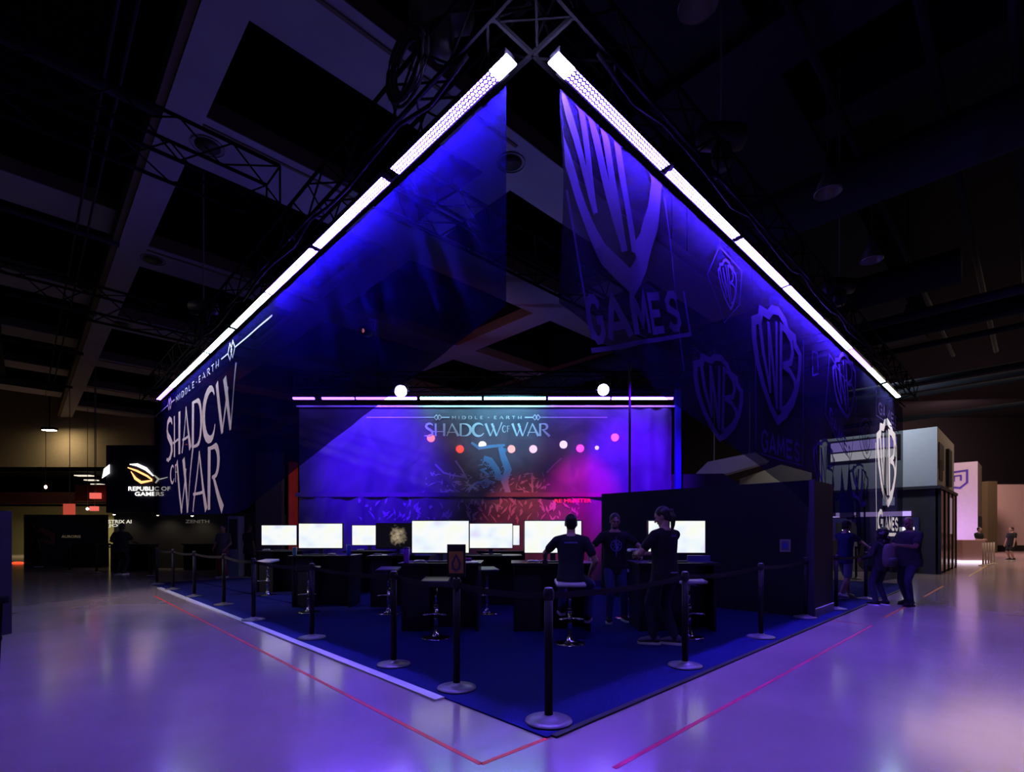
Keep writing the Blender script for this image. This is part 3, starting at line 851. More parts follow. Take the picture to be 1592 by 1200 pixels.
# ================================================================== STAGE BACKDROP
BX0, BX1 = (465 - CX) / F * SY, (1045 - CX) / F * SY
ZT = EH + (HY - 633) / F * SY
ZM = EH + (HY - 770) / F * SY
def mat_backdrop():
    m = mat_scrim('printed_stage_cloth', (0.5, 0.5, 0.5), 0.12, translucent=0.45)
    nt = m.node_tree; N, L = nt.nodes, nt.links
    mix = [n for n in N if n.bl_idname == 'ShaderNodeMix'][0]
    tc = [n for n in N if n.bl_idname == 'ShaderNodeTexCoord'][0]
    sp = N.new('ShaderNodeSeparateXYZ'); L.new(tc.outputs['Object'], sp.inputs[0])
    # dark cloudy printed ground, lighter ash smoke toward its foot: abstract
    n1 = N.new('ShaderNodeTexNoise'); n1.inputs['Scale'].default_value = 0.9; n1.inputs['Detail'].default_value = 10; n1.inputs['Distortion'].default_value = 1.5
    L.new(tc.outputs['Object'], n1.inputs['Vector'])
    cr = N.new('ShaderNodeValToRGB')
    cr.color_ramp.elements[0].position = 0.38; cr.color_ramp.elements[0].color = (0.16, 0.17, 0.24, 1)
    cr.color_ramp.elements[1].position = 0.72; cr.color_ramp.elements[1].color = (0.26, 0.25, 0.34, 1)
    L.new(n1.outputs['Fac'], cr.inputs['Fac'])
    L.new(cr.outputs['Color'], mix.inputs[6]); L.new(cr.outputs['Color'], mix.inputs[7])
    return m
M_BACK = mat_backdrop()
def PB(x, z, o=0.0):
    d = ZT - z
    f = 0.05 * math.sin((x + 0.18 * d) * 6.3 + math.sin(x * 1.7)) * sstep(0.4, 2.4, d) * (0.35 + 0.65 * sstep(0.5, 4.0, abs(x + 0.3)))
    f += 0.04 * math.sin(x * 14) * sstep(2.9, 4.0, x)
    f += 0.022 * math.sin((x + .3 * d * sstep(-2, -5, x)) * 19 + math.sin(x * 5)) * sstep(0.7, 2.6, d) * (1 - sstep(-3.2, -1.5, x))
    return Vector((x, SY - f - o, z))
bm = NB()
g = [[bm.verts.new(PB(BX0 + (BX1 - BX0) * i / 160, ZM + 0.02 + (ZT - ZM - 0.02) * j / 24)) for j in range(25)] for i in range(161)]
for i in range(160):
    for j in range(24): bm.faces.new((g[i][j], g[i + 1][j], g[i + 1][j + 1], g[i][j + 1]))
back = tag(obj('stage_backdrop', bm, M_BACK, None, True), 'wide printed stage cloth with white title lettering, lit blue and teal', 'backdrop banner')
bm = NB()
g = [[bm.verts.new(PB(BX0 + (BX1 - BX0) * i / 160, 0.15 + (ZM - 0.05 - 0.15) * j / 12, 0.06)) for j in range(13)] for i in range(161)]
for i in range(160):
    for j in range(12): bm.faces.new((g[i][j], g[i + 1][j], g[i + 1][j + 1], g[i][j + 1]))
low = tag(obj('stage_skirt', bm, M_BACK, None, True), 'lower printed cloth strip hanging below the stage title cloth', 'backdrop banner')
def fB(x, y): return PB(x, y, 0.02)
def bx(px): return (px - CX) / F * SY
def bz(py): return EH + (HY - py) / F * SY
bm = NB()
write(bm, 'SHADOW', fB, bx(660), bx(779), bz(678), bz(658.5), gap=0.06, wd=WD, k=1.25)
write(bm, 'OF', fB, bx(781), bx(793), bz(672), bz(662), gap=0.1, wd=WD, k=1.0)
write(bm, 'WAR', fB, bx(797), bx(853), bz(678), bz(658.5), gap=0.03, wd=WD, k=1.2)
write(bm, 'MIDDLE', fB, bx(703), bx(751), bz(651.5), bz(647), gap=0.7, wd=WD, k=1.6)
write(bm, '-', fB, bx(757), bx(762), bz(651.5), bz(647), wd=WD, k=1.6)
write(bm, 'EARTH', fB, bx(768), bx(811), bz(651.5), bz(647), gap=0.7, wd=WD, k=1.6)
ribbon(bm, [(bx(570), bz(649)), (bx(676), bz(649))], .018, fB, step=.2); ribbon(bm, [(bx(687), bz(649)), (bx(699), bz(649))], .03, fB)
ribbon(bm, [(bx(816), bz(649)), (bx(828), bz(649))], .03, fB); ribbon(bm, [(bx(839), bz(649)), (bx(944), bz(649))], .018, fB, step=.2)
ornament(bm, fB, bx(681), bz(649), .12, .018); ornament(bm, fB, bx(834), bz(649), .12, .018)
obj('title_lettering', bm, M_PRL, back)
# abstract blue-grey artwork in the middle of the cloth: shards and plumes
M_ART = mat_scrim('steel_blue_print', (0.36, 0.52, 0.80), 0.03)
M_ART2 = mat_scrim('ash_violet_print', (0.50, 0.42, 0.62), 0.03)
rnd = random.Random(4)
bm = NB()
shards = [([(733, 688), (745, 697), (764, 694), (785, 692)], 5), ([(778, 695), (783, 712), (790, 730), (784, 748), (791, 768)], 11), ([(752, 712), (762, 716), (772, 730), (778, 746)], 10), ([(757, 728), (748, 731), (760, 738)], 4), ([(726, 768), (738, 752), (755, 747), (770, 750)], 3)]
for pts, wd_ in shards:
    P_ = [(bx(a), bz(b)) for a, b in pts]
    ribbon(bm, P_, [wd_ / F * SY * (0.5 + 0.5 * math.sin(PI * (i + .7) / (len(P_) + .4))) for i in range(len(P_))], fB, step=.08)
for k in range(110):
    a0 = rnd.choice([0, 1, 2])
    tt = rnd.random()
    cx_, cy_ = [(783 + 8 * tt + rnd.gauss(0, 2.5), 697 + 70 * tt), (750 + 34 * tt + rnd.gauss(0, 4), 712 + 36 * tt + rnd.gauss(0, 3)), (730 + 50 * tt, 762 + rnd.gauss(0, 5) - 8 * math.sin(PI * tt))][a0]
    a_ = rnd.uniform(0, PI); l = rnd.uniform(1.5, 5)
    ribbon(bm, [(bx(cx_ - l * math.cos(a_)), bz(cy_ - l * math.sin(a_))), (bx(cx_), bz(cy_ + rnd.uniform(-1, 1))), (bx(cx_ + l * math.cos(a_)), bz(cy_ + l * math.sin(a_)))], [.008, rnd.uniform(.02, .05), .008], lambda x, y: PB(x, y, 0.024))
obj('abstract_artwork', bm, M_ART, back)
bm = NB()
for k in range(90):
    px = rnd.choice([rnd.gauss(690, 14), rnd.gauss(825, 16), rnd.gauss(745, 20), rnd.uniform(660, 860)]); py = rnd.uniform(735, 768)
    a_ = rnd.uniform(0, PI); l = rnd.uniform(2, 8)
    ribbon(bm, [(bx(px - l * math.cos(a_)), bz(py - l * math.sin(a_) * .7)), (bx(px), bz(py + rnd.uniform(-2, 2))), (bx(px + l * math.cos(a_)), bz(py + l * math.sin(a_) * .7))], [.01, rnd.uniform(.02, .06), .01], fB)
for pts in ([(677, 722), (690, 735), (705, 739), (724, 742)], [(708, 716), (718, 730), (726, 745)], [(873, 712), (862, 722), (850, 735)], [(827, 735), (828, 768)]):
    ribbon(bm, [(bx(a), bz(b)) for a, b in pts], .045, fB, step=.1)
obj('abstract_shards', bm, M_ART2, back)
bm = NB()
fB2 = lambda x, y: PB(x, y, 0.08)
for k in range(120):
    px = rnd.uniform(560, 900); py = rnd.uniform(778, 808)
    a_ = rnd.uniform(0.6, 2.4); l = rnd.uniform(2, 9)
    ribbon(bm, [(bx(px - l * math.cos(a_)), bz(py - l * math.sin(a_))), (bx(px + rnd.uniform(-2, 2)), bz(py)), (bx(px + l * math.cos(a_)), bz(py + l * math.sin(a_)))], [.01, rnd.uniform(.03, .09), .01], fB2)
obj('abstract_shards', bm, M_ART2, low)
bm = NB(); textmesh('RE HUNTER', fB2, bx(862), bx(919), bz(781.5), bz(775.5), bm, bold=.02)
obj('printed_lettering', bm, mat('orange_print', (0.9, 0.35, 0.15), 0.7), low)
# rails
bm = NB(); box(bm, BX0 - .05, BX1 + .05, SY - .06, SY - .02, ZT - 0.01, ZT + .035); tag(obj('banner_pipe', bm, mat('pale_pipe', (0.6, 0.6, 0.65), 0.4)), 'pale pipe along the top of the stage cloth', 'pipe')
bm = NB(); box(bm, BX0 - .05, BX1 + .05, SY - .12, SY - .10, ZM - .05, ZM + .07); tag(obj('banner_pipe', bm, mat('dull_pipe', (0.12, 0.1, 0.14), 0.4)), 'dark pipe between the upper and lower stage cloths', 'pipe')
# row of slim LED tubes over the backdrop, throwing light down on it
M_TB = mat('blue_tube_lens', (.9, .9, .9), .4, emit=(0.16, 0.06, 1.0), strength=60)
M_TW = mat('cool_white_tube_lens', (.9, .9, .9), .4, emit=(0.36, 0.9, 1.0), strength=22)
tubes_px = [(455, 489, 'b'), (500, 551, 'b'), (553, 648, 'b'), (653, 749, 'w'), (752, 849, 'w'), (852, 949, 'b'), (951, 1047, 'b')]
for i, (a, b_, k) in enumerate(tubes_px):
    X0, X1 = (a - CX) / F * (SY - .3), (b_ - CX) / F * (SY - .3)
    zt = EH + (HY - 619.5) / F * (SY - .3)
    r = empty('led_tube', ((X0 + X1) / 2, SY - .3, zt), 0, {'b': 'blue', 'w': 'cool white'}[k] + ' slim LED bar over the stage cloth, ' + ORD[i] + ' from the left', 'led light bar', 'slim LED bars over the stage cloth')
    h = (X1 - X0) / 2
    bm = NB(); box(bm, -h, h, -.02, .05, .03, .09); obj('housing', bm, M_HOUS, r)
    bm = NB(); box(bm, -h + .01, h - .01, -.03, .045, -.02, .03); obj('lens_strip', bm, M_TB if k == 'b' else M_TW, r)

# moving heads and par cans
def fixture(loc, aim, color, strength, label, size=0.13, group='stage lamps', lamp=None):
    r = empty('stage_lamp', loc, 0, label, 'stage light', group)
    d = (Vector(aim) - Vector(loc)).normalized()
    q = d.to_track_quat('Z', 'Y').to_matrix().to_4x4()
    s = size
    bm = NB(); lathe(bm, [(.4 * s, -2.0 * s), (.8 * s, -1.8 * s), (1.05 * s, -.6 * s), (1.12 * s, 0.05 * s), (1.0 * s, 0.05 * s), (.98 * s, -.05 * s)], 20, M=q, cap=False); obj('lamp_body', bm, M_BLACK, r, True)
    bm = NB(); lathe(bm, [(.98 * s, -.02 * s), (.6 * s, .04 * s), (.02, .06 * s)], 20, M=q); obj('lens', bm, mat('lens_%d' % (hash(color) % 9999), (.9, .9, .9), .3, emit=color, strength=strength), r, True)
    bm = NB(); tube(bm, [(-1.25 * s, 0, 0), (-1.25 * s, 0, 1.7 * s), (1.25 * s, 0, 1.7 * s), (1.25 * s, 0, 0)], .12 * s, 6); tube(bm, [(0, 0, 1.7 * s), (0, 0, 2.6 * s)], .15 * s, 6); obj('yoke', bm, M_BLACK, r)
    if lamp:
        spot('stage_lamp_light', Vector(loc) + d * (0.12 * s), lamp[0], lamp[1], lamp[2], lamp[3], size=s * .6)
    return r
camp = Vector((0, 0, EH))
fixture(at(623, 608, 13.2), camp + Vector((0, 0, 0.5)), (.5, .5, 1.0), 14, 'bright round moving head on the stage truss, left one', .16, 'moving heads on the stage truss')
fixture(at(938, 606, 13.2), (1.2, 0, 0.0), (.45, .45, 1.0), 14, 'bright oval moving head on the stage truss, right one', .15, 'moving heads on the stage truss')
lamps = [(670, 681, (1.0, .45, .35), 'pinkish stage lamp under the S of the stage title', 6), (715, 698, (1.0, .25, .05), 'orange stage lamp below the stage title', 5), (750, 692, (1.0, .95, .9), 'white stage lamp left of the middle of the row', 7),
         (795, 698, (1.0, .62, .6), 'pale pink stage lamp, fourth from the left', 6), (829, 698, (1.0, .7, .85), 'pale pink stage lamp, fifth from the left', 6), (876, 691, (.85, .75, 1.0), 'lavender stage lamp right of the title', 6), (902, 697, (1.0, .25, .7), 'magenta stage lamp right of the title', 7),
         (928, 696, (.8, .7, 1.0), 'tiny violet stage lamp in the right half', 6), (956, 680, (1.0, .35, .6), 'pink stage lamp highest and farthest right', 6)]
for px, py, c, lb, st in lamps:
    fixture(at(px, py, SY + 0.75), camp + Vector((0.3 * math.sin(px), 0, 0.3)), tuple(v ** 2.2 for v in c), st * 2.0, lb, .115 if px != 928 else .06, 'stage lamps in a row behind the cloth')
bm = NB(); tube(bm, [at(640, 672, SY + .78), at(985, 672, SY + .78)], .03, 6); tag(obj('lamp_pipe', bm, M_TRUSS), 'dark pipe carrying the row of lamps behind the stage cloth', 'pipe')
fixture(Vector((-3.0, 10.5, 5.62)), Vector((-1.5, 19.5, 8.6)), (1.0, .25, .25), 2, 'added red lamp tinting the coffered ceiling behind the left banner', .11, 'added ceiling lamps')  # made-up lamp body for the added red spot at the coffer
fixture(Vector((-13.5, 21, 4.9)), Vector((-12.5, 24, 8.5)), (1.0, .25, .2), 2, 'added red lamp beyond the far end of the left banner', .12, 'added ceiling lamps')  # made-up lamp body for the added red spot at far left
# colour washes on the cloth from added unseen spots, not the stage lamps
spot('added_wash_light', (2.2, SY - 2.6, 4.9), (1.9, SY, 2.4), (1.0, 0.0, 0.5), 1500, 40, .9)
spot('added_wash_light', (0.0, SY - 2.6, 4.9), (0.4, SY, 1.3), (1.0, 0.12, 0.10), 900, 42, .9)
spot('added_wash_light', (-3.8, SY - 3.5, 5.0), (-3.7, SY, 3.3), (0.06, 0.0, 1.0), 3600, 62, .9)
spot('added_wash_light', (3.0, SY - 3.0, 5.0), (3.2, SY, 3.3), (0.10, 0.0, 1.0), 3200, 58, .9)
spot('added_wash_light', (0.2, SY - 2.8, 5.1), (-0.2, SY, 4.3), (0.2, 0.7, 1.0), 350, 50, .9)

# ================================================================== BLACK ROOM BLOCK
WA = Vector((5.07, 8.55, 0)); WL = 4.33; WU = 1.22; WH = 2.34
r = empty('black_booth_room', WA, 0, 'tall black panelled booth room at the right of the carpet', 'booth')
Mb = frame(Vector((0, 0, 0)), U, V)
bm = NB(); box(bm, 0.0, WU, 0.0, WL, 0.013, WH, Mb); obj('wall_panels', bm, M_WALLB, r)
bm = NB()
for k in range(1, 4): box(bm, -0.004, 0.0, WL * k / 4 - .004, WL * k / 4 + .004, 0.02, WH, Mb)
obj('panel_joints', bm, M_BLACK, r)
bm = NB(); box(bm, -0.02, 0.03, -0.03, 0.02, 0.013, WH + .01, Mb); obj('corner_trim', bm, M_WALLB, r)
bm = NB(); box(bm, 0.05, WU - .05, -0.03, -0.002, 0.013, 0.16, Mb); obj('kick_strip', bm, M_WHITE, r)
# small framed notice on its face
q = WA + V * 0.42 + U * -0.02 + Vector((0, 0, EH - (848 - HY) / F * 8.85))
r = empty('framed_notice', q, 0, 'small white framed notice with a blue round mark on the black wall', 'sign')
Mn = frame(Vector((0, 0, 0)), U, V)
bm = NB(); box(bm, -0.015, 0, -.085, .085, -.11, .11, Mn); obj('notice_board', bm, mat('cream_card', (.45, .38, .36), .6), r)
bm = NB(); box(bm, -0.018, -.0155, -.06, .06, -.08, .08, Mn); obj('notice_face', bm, mat('violet_card', (.2, .14, .3), .6), r)
bm = NB(); lathe(bm, [(.045, 0), (.001, 0.002)], 16, M=Matrix.Translation(U * -0.019) @ Matrix.Rotation(PI, 4, V)@ (U * -1).to_track_quat('Z', 'Y').to_matrix().to_4x4()); obj('round_mark', bm, M_BLUEP, r)
# dark roof shape behind the room and a pale slanted panel
bm = NB(); P_ = [at(1003, 738, 14), at(1124, 736, 14), at(1150, 752, 14), at(1150, 800, 14), at(1003, 800, 14)]
def slab(bm, pts, d, mi=0):
    a = [bm.verts.new(p) for p in pts]; b_ = [bm.verts.new(p + d) for p in pts]
    bm.faces.new(a); bm.faces.new(b_[::-1])
    for i in range(len(pts)): bm.faces.new((a[i], b_[i], b_[(i + 1) % len(pts)], a[(i + 1) % len(pts)]))
P_[3].z = P_[4].z = 0
slab(bm, P_, Vector((0, 1.6, 0))); bmesh.ops.recalc_face_normals(bm, faces=bm.faces)
tag(obj('dark_booth', bm, mat('dark_violet_panel', (.03, .022, .04), .7)), 'low dark booth just behind the black panelled room', 'booth')
bm = NB(); P_ = [at(1082, 736, 19), at(1100, 718, 19), at(1174, 703, 19), at(1196, 717, 19), at(1130, 736, 19)]
slab(bm, P_, Vector((0.3, .8, 0))); bmesh.ops.recalc_face_normals(bm, faces=bm.faces)
o = tag(obj('hanging_sign', bm, mat('pale_violet_panel', (.5, .42, .55), .6)), 'pale slanted overhead sign panel seen over the black room', 'sign')
bm = NB(); tube(bm, [at(1110, 716, 19.3), at(1110, 716, 19.3) + Vector((0, 0, 6.3))], .02); tube(bm, [at(1165, 705, 19.3), at(1165, 705, 19.3) + Vector((0, 0, 6.04))], .02); obj('hanging_wire', bm, M_GREY, o)
bm = NB(); P_ = [at(1150, 745, 20), at(1215, 722, 20), at(1262, 735, 20), at(1262, 790, 20), at(1150, 790, 20)]
P_[3].z = P_[4].z = 0
slab(bm, P_, Vector((0.2, 1.5, 0))); bmesh.ops.recalc_face_normals(bm, faces=bm.faces)
tag(obj('tan_booth', bm, mat('tan_panel', (.30, .24, .16), .7)), 'tan gabled booth wall seen over the right end of the black room', 'booth')

# ================================================================== STANCHIONS
def make_stanchion(base_col='b'):
    r = empty('belt_stanchion')
    bm = NB(); lathe(bm, [(.175, 0), (.18, .004), (.178, .014), (.12, .026), (.05, .040), (.042, .052), (.038, .055)], 32); obj('base', bm, mat('stanchion_base_paint', (.16, .155, .18), .38, .3), r, True)
    bm = NB(); tube(bm, [(0, 0, .045), (0, 0, .95)], .033, 16); obj('pole', bm, mat('stanchion_pole_paint', (.008, .008, .010), .55, spec=.2), r, True)
    bm = NB(); lathe(bm, [(.036, .925), (.041, .93), (.041, .995), (.034, 1.005), (.034, 1.012)], 20); obj('belt_cassette', bm, mat('cassette_plastic', (.015, .015, .018), .5, spec=.3), r, True)
    bm = NB(); lathe(bm, [(.030, 1.012), (.030, 1.018), (.02, 1.021)], 16); obj('cap', bm, mat('cap_metal', (.35, .34, .38), .3, .8), r, True)
    return r
stan = make_stanchion()
used = [False]
def put_stanchion(p, label, group='belt stanchions around the carpet'):
    o = stan if not used[0] else copytree(stan)
    used[0] = True
    o.location = (p.x, p.y, 0.013)
    return tag(o, label, 'stanchion', group)
Ls = [(853, 1124), (710, 1072), (612, 1035), (485, 993), (394, 965), (348, 941), (302, 928), (269, 917), (244, 909)]
Rs = [(1065, 1037), (1183, 992), (1252, 961)]
names_l = ['black belt stanchion standing at the near corner of the carpet', 'black belt stanchion carrying the framed orange card', 'black belt stanchion next left of the one with the framed card', 'black belt stanchion in front of the lone chrome stool base at left of centre',
           'black belt stanchion at the bend of light on the white edging, fifth from the corner', 'black belt stanchion sixth from the carpet corner along the left edge', 'black belt stanchion seventh from the carpet corner along the left edge', 'black belt stanchion eighth from the carpet corner along the left edge', 'black belt stanchion last on the left edge of the carpet']
names_r = ['black belt stanchion in front of the white stool at the right desk', 'black belt stanchion on the empty carpet before the black wall', 'black belt stanchion at the outer end of the black wall']
SL = [put_stanchion(flo(*p), n) for p, n in zip(Ls, names_l)]
SR = [put_stanchion(flo(*p), n) for p, n in zip(Rs, names_r)]
SQ = [put_stanchion(flo(*p), n, 'belt stanchions at the right entrance') for p, n in [((1300, 948), 'black belt stanchion beside the man in blue light'), ((1346, 932), 'black belt stanchion behind the backpack wearer'), ((1331, 900), 'black belt stanchion deeper inside the right entrance')]]
SF = [put_stanchion(flo(*p), n, 'belt stanchions of the far left booth') for p, n in [((108, 889), 'dim belt stanchion left of the dark counter at far left'), ((235, 896), 'dim metal stanchion at the end of the dark counter'), ((150, 891), 'dim belt stanchion hard by the man at the far left counter')]]
def belt(a, b, z=0.955, parent=None, h=0.05):
    bm = NB()
    A = Vector(a.location); B = Vector(b.location)
    d = (B - A); Ln = d.length; d.normalize(); n = Vector((-d.y, d.x, 0))
    N_ = 12
    rows = []
    for i in range(N_ + 1):
        s = 0.035 + (Ln - 0.07) * i / N_
        sag = 0.03 * math.sin(PI * i / N_)
        rows.append([bm.verts.new(d * s + n * o + Vector((0, 0, z - sag + hh))) for o, hh in ((-.0015, -h / 2), (.0015, -h / 2), (.0015, h / 2), (-.0015, h / 2))])
    for R0, R1_ in zip(rows, rows[1:]):
        for j in range(4): bm.faces.new((R0[j], R0[(j + 1) % 4], R1_[(j + 1) % 4], R1_[j]))
    bm.faces.new(rows[0][::-1]); bm.faces.new(rows[-1])
    obj('belt', bm, mat('black_belt_webbing', (.010, .010, .012), .8), a)
for a, b_ in zip(SL, SL[1:]): belt(a, b_)
belt(SL[0], SR[0]); belt(SR[0], SR[1]); belt(SR[1], SR[2]); belt(SQ[0], SQ[1]); belt(SF[0], SF[2]); belt(SF[2], SF[1])
# framed card on the second stanchion
p = Vector(SL[1].location)
r = empty('card_frame', p + Vector((0, -0.02, 1.03)), -.06, 'black frame with an orange and brown card topping a stanchion', 'sign')
bm = NB(); box(bm, -.085, .085, -.012, .012, .0, .30, bevel=.003); obj('frame', bm, M_BLACK, r)
bm = NB(); box(bm, -.066, .066, -.016, -.0125, .035, .235)
mc = mat('orange_brown_card', (.42, .20, .05), .5, var=.7, scale=14); obj('card', bm, mc, r)
bm = NB()
ribbon(bm, [(-.03, .08), (-.035, .13), (0, .20), (.035, .13), (.03, .08), (0, .06)], .022, lambda x, y: Vector((x, -.0175, y)), closed=True)
obj('flame_mark', bm, mat('dark_violet_ink', (.06, .03, .10), .6), r)
bm = NB(); box(bm, -.012, .012, -.01, .01, -.02, .0); obj('stem', bm, M_BLACK, r)

# ================================================================== DESKS, MONITORS
def make_desk():
    r = empty('gaming_desk')
    bm = NB(); box(bm, -.60, .60, -.40, .38, .965, 1.0, bevel=.004); obj('desk_top', bm, M_DESK, r)
    for s in (-1, 1):
        bm = NB(); box(bm, s * .54 - .02, s * .54 + .02, -.30, .36, .0, .965); obj('side_panel', bm, M_DESK, r)
    bm = NB(); box(bm, -.52, .52, .05, .08, .0, .965); obj('modesty_panel', bm, M_DESK, r)
    bm = NB(); box(bm, -.52, -.16, -.28, .05, .0, .95); obj('pedestal_cabinet', bm, mat('soft_black_laminate', (.014, .014, .018), .5), r)
    return r
def make_monitor(m):
    r = empty('monitor')
    bm = NB(); box(bm, -.445, .445, -.02, .03, .0, .515, bevel=.006); box(bm, -.25, .25, .03, .06, .12, .40, bevel=.01); obj('bezel', bm, mat('monitor_plastic', (.012, .012, .014), .3), r)
    bm = NB(); box(bm, -.43, .43, -.0225, -.0195, .018, .50); obj('screen', bm, m, r)
    bm = NB(); box(bm, -.04, .04, .0, .03, -.10, .05); box(bm, -.20, .20, -.08, .12, -.115, -.10, bevel=.004); obj('stand', bm, mat('monitor_stand_metal', (.12, .12, .16), .3, .6), r)
    bm = NB(); box(bm, -.02, .02, -.024, -.02, .004, .012); obj('logo_plate', bm, M_GREY, r)
    return r
desk0 = make_desk(); mon0 = make_monitor(mat_screen('bright_screen', 0.3))
scr = [mat_screen('bright_screen_%d' % i, 1.7 * i) for i in range(3)]
def mat_dark_screen():
    m = bpy.data.materials.new('dark_screen'); m.use_nodes = True
    nt = m.node_tree; N, L = nt.nodes, nt.links
    b = N['Principled BSDF']; b.inputs['Base Color'].default_value = (.01, .01, .01, 1); b.inputs['Roughness'].default_value = .3
    tc = N.new('ShaderNodeTexCoord'); no = N.new('ShaderNodeTexNoise'); no.inputs['Scale'].default_value = 16; no.inputs['Detail'].default_value = 3
    gr = N.new('ShaderNodeTexGradient'); gr.gradient_type = 'SPHERICAL'
    mp = N.new('ShaderNodeMapping'); mp.inputs['Location'].default_value = (0, 0, -.78); mp.inputs['Scale'].default_value = (3.2, 1, 3.0)
    L.new(tc.outputs['Object'], no.inputs['Vector']); L.new(tc.outputs['Object'], mp.inputs['Vector']); L.new(mp.outputs[0], gr.inputs['Vector'])
    mu = N.new('ShaderNodeMath'); mu.operation = 'MULTIPLY'
    L.new(no.outputs['Fac'], mu.inputs[0]); L.new(gr.outputs['Fac'], mu.inputs[1])
    cr = N.new('ShaderNodeValToRGB')
    cr.color_ramp.elements[0].position = .20; cr.color_ramp.elements[0].color = (.003, .003, .004, 1)
    cr.color_ramp.elements[1].position = .60; cr.color_ramp.elements[1].color = (.50, .40, .26, 1)
    L.new(mu.outputs[0], cr.inputs['Fac']); L.new(cr.outputs['Color'], b.inputs['Emission Color'])
    b.inputs['Emission Strength'].default_value = 1.0
    return m
M_DSCR = mat_dark_screen()
rows = [ (7.38, [(684, 'w', 'desk'), (859, 'w', 'desk'), (1054, 'w', 'desk')], 'front'),
         (9.75, [(499, 'w', 'desk'), (621, 'd', 'desk'), (763, 'w', 'desk')], 'middle'),
         (12.2, [(434, 'w', 'desk'), (574, 'w', 'desk'), (780, 'w', 'desk')], 'back') ]
where = {('front', 0): 'behind the framed card', ('front', 1): 'with the seated man', ('front', 2): 'before the black wall',
         ('middle', 0): 'left of centre, second row', ('middle', 1): 'with the dark picture, second row', ('middle', 2): 'second row, right of the framed card',
         ('back', 0): 'farthest left, rear row', ('back', 1): 'partly hidden by the dark screen', ('back', 2): 'seen as a sliver beside the seated man\'s screen'}
d_used = False
desks = {}
monx = {('front', 0): 685, ('front', 1): 859.5, ('front', 2): 1051.5, ('middle', 0): 499, ('middle', 1): 619, ('middle', 2): 763, ('back', 0): 434.5, ('back', 1): 575, ('back', 2): 780.5}
for Yf, items, rn in rows:
    for i, (px, k, _) in enumerate(items):
        Yc = Yf + 0.30
        X = (px - CX) / F * (Yf)
        dk = desk0 if not d_used else copytree(desk0)
        dk.location = (X, Yc, 0.013)
        tag(dk, 'black gaming desk ' + where[(rn, i)], 'desk', 'black gaming desks in three rows')
        desks[(rn, i)] = (X, Yc)
        Ym = Yc + 0.06
        Xm = (monx[(rn, i)] - CX) / F * Ym
        mn = mon0 if not d_used else copytree(mon0)
        d_used = True
        mn.location = (Xm, Ym, 1.013 + .115)
        if k == 'd':
            for c in mn.children:
                if c.name.startswith('screen'):
                    c.data = c.data.copy(); c.data.materials.clear(); c.data.materials.append(M_DSCR)
        else:
            for c in mn.children:
                if c.name.startswith('screen'):
                    c.data = c.data.copy(); c.data.materials.clear(); c.data.materials.append(scr[i % 3])
        tag(mn, ('wide monitor with a glowing white screen ' if k == 'w' else 'wide monitor with a dark golden figure pattern ') + where[(rn, i)], 'monitor', 'monitors on the gaming desks')

# ================================================================== DESK CLUTTER
DZ = 1.013
def on_desk(px, row, dy=-.27):
    # a point on the desk tops of a row, dy from the desk's middle
    Y = rows[row][0] + .30 + dy
    return Vector(((px - CX) / F * Y, Y, DZ))
M_PADW = mat('white_controller_plastic', (.7, .7, .78), .35)
def controller(p, rz, label, scale=1.0, m=None):
    r = empty('game_controller', p, rz, label, 'game controller', 'white game controllers on the desks')
    bm = NB()
    s = scale
    loft(bm, [(Vector((x * s, y * s, .028 * s + zz * s)), Vector((0, a * s, 0)), Vector((0, 0, b_ * s))) for x, y, zz, a, b_ in
              [(-.085, -.055, -.004, .006, .008), (-.078, -.03, -.002, .018, .016), (-.065, -.002, 0, .030, .020), (-.035, .012, .002, .030, .018), (0, .014, .003, .028, .017), (.035, .012, .002, .030, .018), (.065, -.002, 0, .030, .020), (.078, -.03, -.002, .018, .016), (.085, -.055, -.004, .006, .008)]], 12)
    obj('controller_body', bm, m or M_PADW, r, True)
    for x, y in ((-.045, .014), (.022, -.006)):
        bm = NB(); lathe(bm, [(.006 * s, .044 * s), (.006 * s, .052 * s), (.011 * s, .054 * s), (.010 * s, .058 * s)], 10, c=(x * s, y * s, 0)); obj('thumbstick', bm, M_BLACK, r, True)
    return r
for (px, py), dd, lb in [((415, 2), .2, 'white game controller on the farthest left desk'), ((517, 1), -.3, 'white game controller on the desk left of centre'), ((561, 2), .1, 'small white game controller before the partly hidden rear screen'),
                   ((588, 1), -.2, 'white game controller before the dark picture screen'), ((652, 0), .15, 'white game controller beside the framed card'), ((828, 0), .2, 'white game controller left of the seated man\'s hand')]:
    controller(on_desk(px, py, -.33) - Vector((0, 0, 0.005)), dd, lb)
def tumbler(p, label, m, lid, h=.19):
    r = empty('tumbler', p, 0, label, 'cup', 'tall cups on the desks')
    bm = NB(); lathe(bm, [(.036, 0), (.038, .01), (.044, h * .9), (.042, h)], 20); obj('cup_body', bm, m, r, True)
    bm = NB(); lathe(bm, [(.047, h - .005), (.047, h + .01), (.03, h + .018)], 20); obj('lid', bm, lid, r, True)
tumbler(on_desk(542, 1, -.2), 'tall blue cup right of the left-centre screen', mat('blue_cup', (.05, .12, .75), .35), mat('pale_blue_lid', (.3, .4, .9), .35))
tumbler(on_desk(632, 0, -.3), 'tall violet cup left of the front screen', mat('violet_cup', (.28, .05, .75), .35), mat('dark_lid', (.05, .04, .2), .35), .21)
tumbler(on_desk(458, 1, -.25), 'pale teal cup at the corner of the left-centre desk', mat('teal_cup', (.2, .5, .55), .3), mat('teal_lid', (.3, .5, .6), .35), .14)
